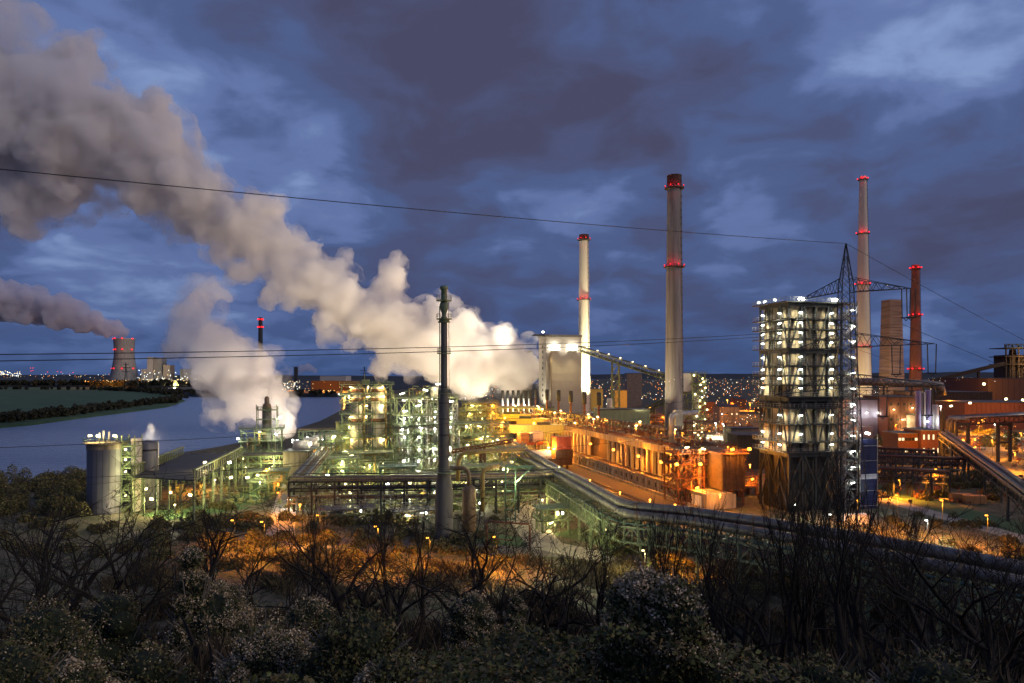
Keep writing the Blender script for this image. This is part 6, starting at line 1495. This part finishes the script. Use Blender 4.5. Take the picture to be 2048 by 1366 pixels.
TL = [
 (1500, 1025, 96, 0, 'fine crowned bare tree hiding the big pipes left of the boxy tower foot'), (1560, 1040, 90, 5, 'fine crowned bare tree before the big pipes at the boxy tower foot'), (1630, 1030, 94, 6, 'crooked bare tree before the big pipes under the boxy tower'), (1745, 1040, 92, 0, 'broad bare tree before the big pipes under the tarpaulin'), (1805, 1050, 86, 1, 'broad bare tree before the big pipes right of the tarpaulin'),
 (1880, 1055, 84, 5, 'bare tree before the big pipes near the white path lamp'), (1945, 1060, 80, 6, 'bare tree before the big pipes near the right edge'), (2010, 1070, 78, 1, 'bare tree before the big pipes at the right edge'), (40, 960, 92, 0, 'bare tree at the far left before the river'), (130, 950, 98, 1, 'bare tree left of the storage tank by the river bank'),
 (415, 1000, 108, 3, 'thin upright bare tree before the coal shed corner'), (520, 1010, 112, 7, 'thin bare tree at the road bend among brush'), (620, 1000, 110, 4, 'thin upright bare tree at the left end of the front pipe bridge'), (665, 1015, 112, 7, 'slender bare tree just right of the bridge corner'), (780, 1005, 110, 3, 'slender upright tree before the pipe bridge middle'), (845, 1015, 112, 4, 'thin upright tree left of the flare stack'),
 (960, 1020, 108, 7, 'thin bare tree between grey vessel and red portal'), (1190, 1040, 104, 3, 'thin upright bare tree under the green bridge posts'), (1300, 1030, 100, 4, 'thin upright bare tree before the big pipes, middle right'), (1420, 1020, 98, 7, 'thin bare tree before the big pipes, left of the tall group'), (1650, 1000, 92, 4, 'thin upright bare tree at the boxy tower right corner'),
 (1820, 1010, 88, 3, 'thin upright bare tree right of the tarpaulin scaffold'), (1930, 1040, 84, 7, 'thin bare tree under the orange containers'), (90, 1000, 100, 3, 'thin upright bare tree at far left before the river'), (180, 1020, 104, 7, 'thin bare tree before the storage tank foot'), (290, 1030, 106, 4, 'thin upright bare tree before the coal shed'), (1365, 1000, 60, 3, 'upright bare tree below the retaining wall end'), (1585, 930, 56, 4, 'tall slim bare tree centred on the boxy tower'), (1985, 960, 46, 7, 'tall bare tree second from the right edge'), # px, top row, distance, kind
 (470, 962, 92, 0, 'broad crooked bare tree rising before the coal shed and orange lamp'), (700, 968, 84, 1, 'crooked dark tree before the left half of the front pipe bridge'), (590, 1010, 96, 5, 'small bare tree left of the front pipe bridge'),
 (740, 1000, 88, 6, 'zigzag bare tree under the middle of the front pipe bridge'), (812, 985, 82, 6, 'winding bare tree left of the flare stack foot'), (885, 1000, 86, 1, 'bare tree with open fork before the flare stack foot'),
 (925, 985, 90, 0, 'bare tree right behind the flare stack foot'), (1010, 1000, 84, 6, 'leaning bare tree before the rusty pipe portal'), (1045, 1030, 88, 5, 'fine branched bare tree on the white lit road'),
 (1085, 1010, 92, 1, 'bare tree left of the green pipe bridge legs'), (1160, 1010, 80, 7, 'bare tree before the green posts of the big pipe bridge'), (1225, 1060, 84, 5, 'small bare tree under the big pipes'),
 (1330, 1075, 80, 5, 'small bare tree against the yellow lit slope'), (1440, 1000, 62, 3, 'upright bare tree left of the boxy tower'), (1500, 955, 58, 7, 'tall spreading bare tree at the left edge of the boxy tower'),
 (1545, 940, 60, 4, 'tall slim bare tree before the boxy tower'), (1600, 980, 58, 3, 'steep branched bare tree before the middle of the boxy tower'), (1700, 880, 46, 4, 'tallest upright bare tree below the pylon'),
 (1728, 905, 48, 3, 'upright twin of the tallest bare tree, just right of it'), (1790, 1000, 60, 3, 'bare tree right of the blue tarpaulin'), (1840, 1060, 58, 7, 'bare tree before the white path lamp'),
 (1900, 1030, 55, 2, 'wide bare tree under the orange containers'), (1960, 990, 52, 7, 'tall bare tree under the slanting pipe bridge'), (2030, 930, 44, 2, 'big bare tree filling the right edge'),
 (2010, 1060, 40, 0, 'dense bare tree low at the right edge'), (1660, 1080, 66, 5, 'small bare tree between the trunk pair and the boxy tower'), (1380, 1060, 66, 6, 'crooked bare tree below the end of the retaining wall'),
 (210, 985, 88, 1, 'bare tree in front of the grey storage tank'), (150, 1000, 84, 5, 'bare tree left of the grey storage tank'), (260, 1010, 92, 0, 'bare tree before the tank stair tower'), (330, 1015, 96, 7, 'bare tree under the coal shed'),
 (60, 1010, 70, 6, 'thin bare tree at the left edge of the slope'), (20, 960, 56, 5, 'light barked bare tree leaning at the left edge'), (110, 1040, 74, 7, 'dark bare tree between the left edge and the tank'), (370, 1040, 90, 6, 'dark low bare tree under the shed columns'),
 (640, 1050, 80, 1, 'bare tree on the orange ground left of the zigzag tree'), (560, 1060, 84, 7, 'bare tree beside the orange lamp at the road bend'), (300, 1075, 70, 0, 'bare tree in the dark part of the left slope'), (975, 1060, 78, 7, 'bare tree before the grey vessel'),
 (1270, 1040, 74, 7, 'thin bare tree between big pipes and yellow slope'), (1120, 1080, 70, 0, 'low bare tree under the white lit road'), (1485, 1090, 52, 0, 'low crooked bare tree at the foot of the tall trees'), (1575, 1100, 50, 2, 'low wide bare tree at the foot of the boxy tower'),
 (1770, 1110, 46, 0, 'low tangled bare tree right of the twin trunks'), (1870, 1120, 42, 1, 'low tangled bare tree in the dark right corner'), (430, 1100, 72, 6, 'bare tree in the dark before the broad crooked tree'), (780, 1120, 66, 0, 'low bare tree in the middle of the dark slope'), (900, 1140, 62, 6, 'low bare tree on the dark slope before the flare foot')]
for a in TL: tree(a[0], a[1] - (26 if a[2] > 66 else 30 if a[2] > 50 else 8), *a[2:])

# ------------------------------------------------------------------ undergrowth: twig thicket over the whole slope
def leafmat(name, cols, rough=.8):
    m = bpy.data.materials.new(name); m.use_nodes = True; MATS[name] = m
    nt = m.node_tree; N = nt.nodes; L = nt.links; b = N['Principled BSDF']; b.inputs['Roughness'].default_value = rough
    g = N.new('ShaderNodeNewGeometry'); r = N.new('ShaderNodeValToRGB'); L.new(g.outputs['Random Per Island'], r.inputs[0])
    while len(r.color_ramp.elements) < len(cols): r.color_ramp.elements.new(.5)
    for i, c in enumerate(cols): r.color_ramp.elements[i].position = i / (len(cols) - 1); r.color_ramp.elements[i].color = (*c, 1)
    L.new(r.outputs[0], b.inputs['Base Color']); return m
leafmat('twigs', [(.03, .022, .015), (.06, .045, .03), (.045, .04, .02), (.02, .016, .012)])
leafmat('ivy', [(.030, .040, .010), (.055, .070, .018), (.095, .11, .03), (.04, .04, .018), (.15, .12, .05), (.09, .065, .03)])
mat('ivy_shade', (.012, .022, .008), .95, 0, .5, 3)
leafmat('fluff', [(.66, .52, .36), (.46, .36, .23), (.26, .22, .11), (.76, .64, .48)])
leafmat('dark_brush', [(.06, .05, .022), (.035, .03, .015), (.09, .07, .032)])
leafmat('autumn', [(.09, .09, .03), (.14, .10, .04), (.07, .10, .03), (.10, .07, .03)])
def twig_field(name, n, x0, x1, y0, y1, hmin, hmax, w, label, m='twigs', seed=1, clump=None):
    r = np.random.RandomState(seed); x = r.uniform(x0, x1, n); y = r.uniform(y0, y1, n)
    z = np.array([heap_z(a, b) for a, b in zip(x, y)]) - .1
    h = r.uniform(hmin, hmax, n) * (.6 + .5 * np.sin(x * .21 + 1) * np.sin(y * .17) + .3 * np.sin(x * .6 + y * .5)).clip(.25, 1.3)
    a = r.uniform(0, 6.28, n); lean = r.normal(0, .28, (n, 2)); ww = w * r.uniform(.5, 1.4, n)
    V = np.zeros((n, 4, 3)); cx, cy_ = np.cos(a) * ww, np.sin(a) * ww
    top = np.stack([x + lean[:, 0] * h, y + lean[:, 1] * h, z + h], 1); mid = np.stack([x + lean[:, 0] * h * .35, y + lean[:, 1] * h * .35, z + h * .55], 1)
    V[:, 0] = np.stack([x - cx, y - cy_, z], 1); V[:, 1] = np.stack([x + cx, y + cy_, z], 1); V[:, 2] = top; V[:, 3] = mid - np.stack([cx, cy_, cx * 0], 1) * .8
    o = bpy.data.objects.new(name, quads_mesh(name, V, m)); COL.objects.link(o); tag(o, label, 'undergrowth', kind='stuff'); return o
twig_field('undergrowth', 90000, -75, 90, 60, 122, .8, 4.2, .035, 'dark tangle of bare stems covering the lower slope', seed=2)
twig_field('undergrowth', 36000, -50, 50, 26, 64, .6, 2.8, .020, 'dark tangle of bare stems covering the upper slope', seed=3)
twig_field('undergrowth', 90000, -80, 100, 112, 152, .5, 3.0, .05, 'brush along the lit road at the foot of the slope', 'dark_brush', seed=4)
def fly(name, n, regs, label, seed):
    """loose brush of leaf flecks over flat ground: regs = (x, y, radius, height)"""
    r = np.random.RandomState(seed); out = []
    for (x, y, rad, h) in regs:
        k = int(n * rad * rad / sum(q[2] ** 2 for q in regs)); a = r.uniform(0, 6.28, k); d = rad * np.sqrt(r.uniform(0, 1, k)); px = x + d * np.cos(a); py = y + d * np.sin(a)
        pz = r.uniform(0, 1, k) ** .8 * h * (1 - (d / rad) ** 2) ** .5; s = r.uniform(.12, .3, k)
        u = r.normal(0, 1, (k, 3)); u /= np.linalg.norm(u, axis=1)[:, None]; w = r.normal(0, 1, (k, 3)); w -= (w * u).sum(1)[:, None] * u; w /= np.linalg.norm(w, axis=1)[:, None]
        c = np.stack([px, py, pz], 1); su = u * s[:, None]; sw = w * s[:, None] * .6
        out.append(np.stack([c - su - sw, c + su - sw, c + su + sw, c - su + sw], 1))
    o = bpy.data.objects.new(name, quads_mesh(name, np.concatenate(out), 'autumn')); COL.objects.link(o); tag(o, label, 'bushes', kind='stuff'); return o
rg = []; rq = random.Random(31)
for (x0, y0, x1, y1, n, rad, h) in ((470, 1035, 760, 1095, 26, 2.2, 2.4), (760, 1060, 1000, 1110, 18, 2.2, 2.2), (1230, 1080, 1420, 1120, 18, 2.4, 2.4), (1750, 868, 1810, 892, 10, 4, 5), (1880, 860, 2048, 900, 20, 4, 3.5), (1880, 915, 1990, 975, 16, 3, 2.6), (1760, 900, 1900, 940, 10, 3, 2.4), (1700, 960, 2048, 1000, 22, 2.4, 2.2), (560, 1000, 1000, 1050, 26, 1.6, 1.5), (1300, 1085, 2048, 1190, 60, 2.2, 2.4), (0, 1040, 460, 1120, 40, 2.2, 2.4), (450, 1080, 1000, 1140, 36, 2, 2.0), (1720, 1030, 1980, 1060, 14, 1.8, 1.6), (300, 1010, 470, 1060, 18, 2, 2.2), (700, 1030, 840, 1050, 10, 2, 1.8), (-60, 955, 185, 1035, 46, 3.2, 6)):
    for _ in range(n):
        q = G(rq.uniform(x0, x1), rq.uniform(y0, y1)); rg.append((q.x, q.y, rad * rq.uniform(.6, 1.3), h * rq.uniform(.6, 1.2)))
fly('brush', 190000, rg, 'low brush and bushes between the works roads', 6)
# round trees on the meadow bank and the far banks
def crown_row(name, pts, n, hr, rr_, label, m, seed, s0, base=-3):
    r = np.random.RandomState(seed); out = []
    for (p, q) in zip(pts, pts[1:]):
        for _ in range(n):
            f = r.uniform(0, 1); x = p[0] + (q[0] - p[0]) * f + r.normal(0, rr_); y = p[1] + (q[1] - p[1]) * f + r.normal(0, rr_); h = r.uniform(*hr); k = 60; w = h * r.uniform(.3, .5)
            d = r.normal(0, 1, (k, 3)); d /= np.linalg.norm(d, axis=1)[:, None]; d *= (r.uniform(.2, 1, k) ** .5)[:, None]
            c = np.stack([x + d[:, 0] * w, y + d[:, 1] * w, base + h * .52 + d[:, 2] * h * .5], 1); u = r.normal(0, 1, (k, 3)); u /= np.linalg.norm(u, axis=1)[:, None]; v = np.cross(u, r.normal(0, 1, (k, 3))); v /= np.linalg.norm(v, axis=1)[:, None]
            s = s0 * r.uniform(.6, 1.4, k)[:, None]; out.append(np.stack([c - u * s - v * s, c + u * s - v * s, c + u * s + v * s, c - u * s + v * s], 1))
    o = bpy.data.objects.new(name, quads_mesh(name, np.concatenate(out), m)); COL.objects.link(o); tag(o, label, 'trees', kind='stuff'); return o
leafmat('dark_wood', [(.016, .020, .010), (.030, .030, .016), (.022, .028, .012)])
crown_row('bank_woods', [g2(-160, 860, -3), g2(60, 838, -3), g2(150, 828, -3), g2(250, 814, -3), g2(330, 806, -3), g2(358, 797, -3)], 46, (5, 11), 7, 'dark bushy trees along the near edge of the river meadow', 'dark_wood', 11, 1.0)
crown_row('bank_woods', [g2(352, 790, -3), g2(290, 784, -3), g2(200, 780, -3), g2(-100, 778, -3)], 40, (7, 14), 12, 'dark tree belt along the far edge of the river meadow', 'dark_wood', 12, 1.8)
crown_row('bank_woods', [(-3000, 3300), (-2200, 2800), (-1500, 2720), (-1150, 2770)], 90, (12, 22), 25, 'dark tree line on the far bank around the cooling tower', 'dark_wood', 13, 4, 3)
crown_row('bank_woods', [(-1000, 1900), (-650, 1490), (-380, 1500)], 40, (4, 9), 10, 'dark brush on the port bank', 'dark_wood', 14, 2, 2)

# ------------------------------------------------------------------ overgrown bushes close by
def mound(name, label, px, py, wpx, n, fluff, seed, cat='bush', fm='fluff', spires=2, lm='ivy'):
    """ivy hump with seed fluff on top; centre of its base at the pixel's ray, sized in metres"""
    r = np.random.RandomState(seed); best = None
    for k in range(90):
        D = 15 + .5 * k; p = P(px, py, D); h_ = p.z - heap_z(p.x, p.y); rx = wpx * D / F; e = abs(h_ / rx - (2.2 if 'pointed' in label or 'slender' in label else 1.25)) + (5 if h_ < .8 else 0)
        if best is None or e < best[0]: best = (e, D)
    D = best[1]; p = P(px, py, D); x, y, z = p.x, p.y, p.z; rx = wpx * D / F; leaf = .045 + .0011 * D; n = int(n * 1.7)
    gz = heap_z(x, y); t = thing(name, label, cat, (x, y, gz), 0, 'overgrown bushes in the front')
    H = max(1.0, z - gz) + 0
    rl = random.Random(seed * 3 + 1); tall = H > 1.7 * rx; r0 = rx * (.42 if tall else .5); lobes = [(0, 0, H - r0 * .9, r0)]
    for k in range(15):
        d = rl.uniform(.15, 1.0); a_ = rl.uniform(0, 6.28); lr = rx * rl.uniform(.24, .46); zt = H * max(.12, 1 - (d ** 1.6) * (.9 if tall else .72) - rl.uniform(0, .14))
        lobes.append((rx * .8 * d * math.cos(a_), rx * .7 * d * math.sin(a_), max(lr * .3, zt - lr), lr))
        if tall:
            lobes.append((rx * .15 * math.cos(a_), rx * .15 * math.sin(a_), H * (.25 + .045 * k), rx * (.55 - .02 * k)))
            lobes.append((rx * .4 * math.cos(a_ + 2), rx * .3 * math.sin(a_ + 2), H * rl.uniform(.2, .8), lr * .9))
    wts = np.array([l[3] ** 2 for l in lobes]); wts /= wts.sum(); LA = np.array(lobes)
    def shell(n, s, lift, frac):
        L_ = LA[r.choice(len(lobes), n, p=wts)]; d = r.normal(0, 1, (n, 3)); d[:, 2] = np.where(frac, np.abs(d[:, 2]), d[:, 2] * .9 + .15); d /= np.linalg.norm(d, axis=1)[:, None]
        rad = L_[:, 3] * (r.uniform(.82, 1.08, n) + .12 * np.sin(d[:, 0] * 9 + seed) * np.sin(d[:, 2] * 8)) + lift
        rad *= 1 + .16 * np.sin(d[:, 0] * 5.1 + L_[:, 2] * 7 + seed) * np.sin(d[:, 1] * 6.3 + L_[:, 0] * 5) + .10 * np.sin(d[:, 2] * 14 + L_[:, 1] * 9) + np.where(r.uniform(0, 1, n) < .10, r.uniform(0, .32, n), 0)
        c = L_[:, :3] + d * rad[:, None]; c[:, 2] = np.maximum(c[:, 2], -.3); c += r.normal(0, .04, c.shape)
        u = r.normal(0, 1, (n, 3)); u /= np.linalg.norm(u, axis=1)[:, None]; v = np.cross(u, r.normal(0, 1, (n, 3))); v /= np.linalg.norm(v, axis=1)[:, None]
        ss = s * r.uniform(.45, 1.3, n)[:, None]; return np.stack([c - u * ss, c - v * ss * .55, c + u * ss, c + v * ss * .55], 1), c
    Q, _ = shell(n, leaf, 0, False)
    o = bpy.data.objects.new('foliage', quads_mesh('foliage', Q, lm)); COL.objects.link(o); o.parent = t
    if fluff:
        Q, c = shell(int(fluff * 7), leaf * .62, .05, True)
        keep = (np.sin(c[:, 0] * 4.1 + seed) * np.sin(c[:, 1] * 3.3 + 2) + np.sin(c[:, 2] * 5.3 + seed + c[:, 0]) * .8 + .5 * np.sin(c[:, 0] * 11 + c[:, 2] * 13) + r.normal(0, .25, len(c))) > .12
        o = bpy.data.objects.new('seed_fluff', quads_mesh('seed_fluff', Q[keep], fm)); COL.objects.link(o); o.parent = t; o['kind'] = 'stuff'
    mb = MB(); rr2 = random.Random(seed)
    for k in range(9):
        a = rr2.uniform(0, 6.28); mb.path([(0, 0, 0), (rx * .4 * math.cos(a), rx * .3 * math.sin(a), H * .5), (rx * .8 * math.cos(a), rx * .6 * math.sin(a), H * .8)], [.07, .05, .02], 5)
    for k in range(110):
        l = lobes[rr2.randrange(len(lobes))]; d_ = Vector((rr2.gauss(0, 1), rr2.gauss(0, 1), abs(rr2.gauss(0, 1)))).normalized(); a0 = Vector(l[:3]) + d_ * l[3] * .8; a1 = a0 + d_ * l[3] * rr2.uniform(.35, .8) + Vector((0, 0, .15))
        mb.path([a0, a0.lerp(a1, .5) + Vector((rr2.gauss(0, .05), 0, .04)), a1], [.018, .012, .005], 3)
    part(mb, 'stems', 'bark_pale', t)
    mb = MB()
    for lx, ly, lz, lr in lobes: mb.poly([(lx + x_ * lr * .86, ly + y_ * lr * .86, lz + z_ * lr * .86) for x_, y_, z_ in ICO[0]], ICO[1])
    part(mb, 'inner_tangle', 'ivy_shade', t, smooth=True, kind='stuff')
    return t
# label, px, py(top), D, rx, ...
MO = [('big fluffy seed covered bush at lower left', 430, 1185, 34, 3.0, 15000, 9000), ('fluffy bush spilling down right of the big one at lower left', 540, 1265, 30, 2.8, 13000, 8000), ('pointed vine wrapped bush on the left slope', 385, 1098, 46, 1.5, 7000, 2600),
      ('pale fluffy shrub in the bottom left corner', 155, 1335, 24, 1.5, 7000, 4200), ('dark ivy hump left of the middle', 720, 1232, 36, 3.4, 15000, 0), ('small pale bush low under the dark ivy hump', 780, 1325, 26, 1.5, 7000, 2600),
      ('loose fluffy bush in the middle foreground', 945, 1190, 36, 1.6, 8000, 5200), ('narrow pointed fluffy bush beside the loose one', 1033, 1192, 40, .9, 4000, 2200), ('broad green ivy hump in the middle foreground', 1030, 1262, 32, 3.0, 15000, 600),
      ('large round pale bush right of the middle', 1285, 1150, 40, 2.6, 15000, 7000), ('green shouldered ivy bush right behind the large round one', 1350, 1165, 43, 2.6, 12000, 2200), ('dark leafy hump low in the middle right', 1180, 1300, 27, 2.6, 12000, 500),
      ('green ground ivy hump at the bottom middle', 980, 1345, 22, 2.6, 13000, 300), ('dim bush in the lower right half', 1400, 1270, 32, 2.8, 10000, 1200), ('dark hump below the tall twin trees', 1640, 1330, 26, 2.6, 9000, 0), ('dark bush in the bottom right corner', 1880, 1320, 28, 3.2, 9000, 0),
      ('dim rounded bush on the far left slope', 90, 1215, 40, 3.2, 9000, 900), ('low ragged bush left of the pointed one', 225, 1190, 40, 2.8, 8000, 800), ('rounded dim bush behind the big fluffy one', 620, 1200, 44, 2.0, 8000, 2600), ('dark hump at the left bottom edge', 20, 1290, 28, 2.6, 9000, 200),
      ('dim low bush between the corner shrub and the big fluffy bush', 290, 1300, 30, 2.2, 8000, 400), ('dark bushes mound under the round pale bush', 1280, 1290, 30, 2.4, 9000, 1500)]
for i, (lb, px, py, D, rx, n, fl) in enumerate(MO): mound('overgrown_bush', lb, px, py, rx * 1400 / D * 1.05, n, fl, 50 + i)
def ground_ivy(n, seed):
    r = np.random.RandomState(seed); y = r.uniform(14, 52, n); x = r.uniform(-1, 1, n) * (y * .75 + 3)
    z = np.array([heap_z(a, b) for a, b in zip(x, y)]) + .1 + .5 * np.abs(np.sin(x * .9 + y * .4) * np.sin(y * .8 - x * .3)) * 1.6 + r.uniform(0, .35, n)
    c = np.stack([x, y, z], 1); u = r.normal(0, 1, (n, 3)); u[:, 2] *= .5; u /= np.linalg.norm(u, axis=1)[:, None]; v = np.cross(u, r.normal(0, 1, (n, 3))); v /= np.linalg.norm(v, axis=1)[:, None]
    s = (.045 + .0022 * y)[:, None] * r.uniform(.6, 1.3, n)[:, None]
    o = bpy.data.objects.new('ground_ivy', quads_mesh('ground_ivy', np.stack([c - u * s, c - v * s * .6, c + u * s, c + v * s * .6], 1), 'ivy')); COL.objects.link(o); tag(o, 'dark green ivy and bramble leaves covering the slope in front', 'ground cover', kind='stuff')
ground_ivy(110000, 5)
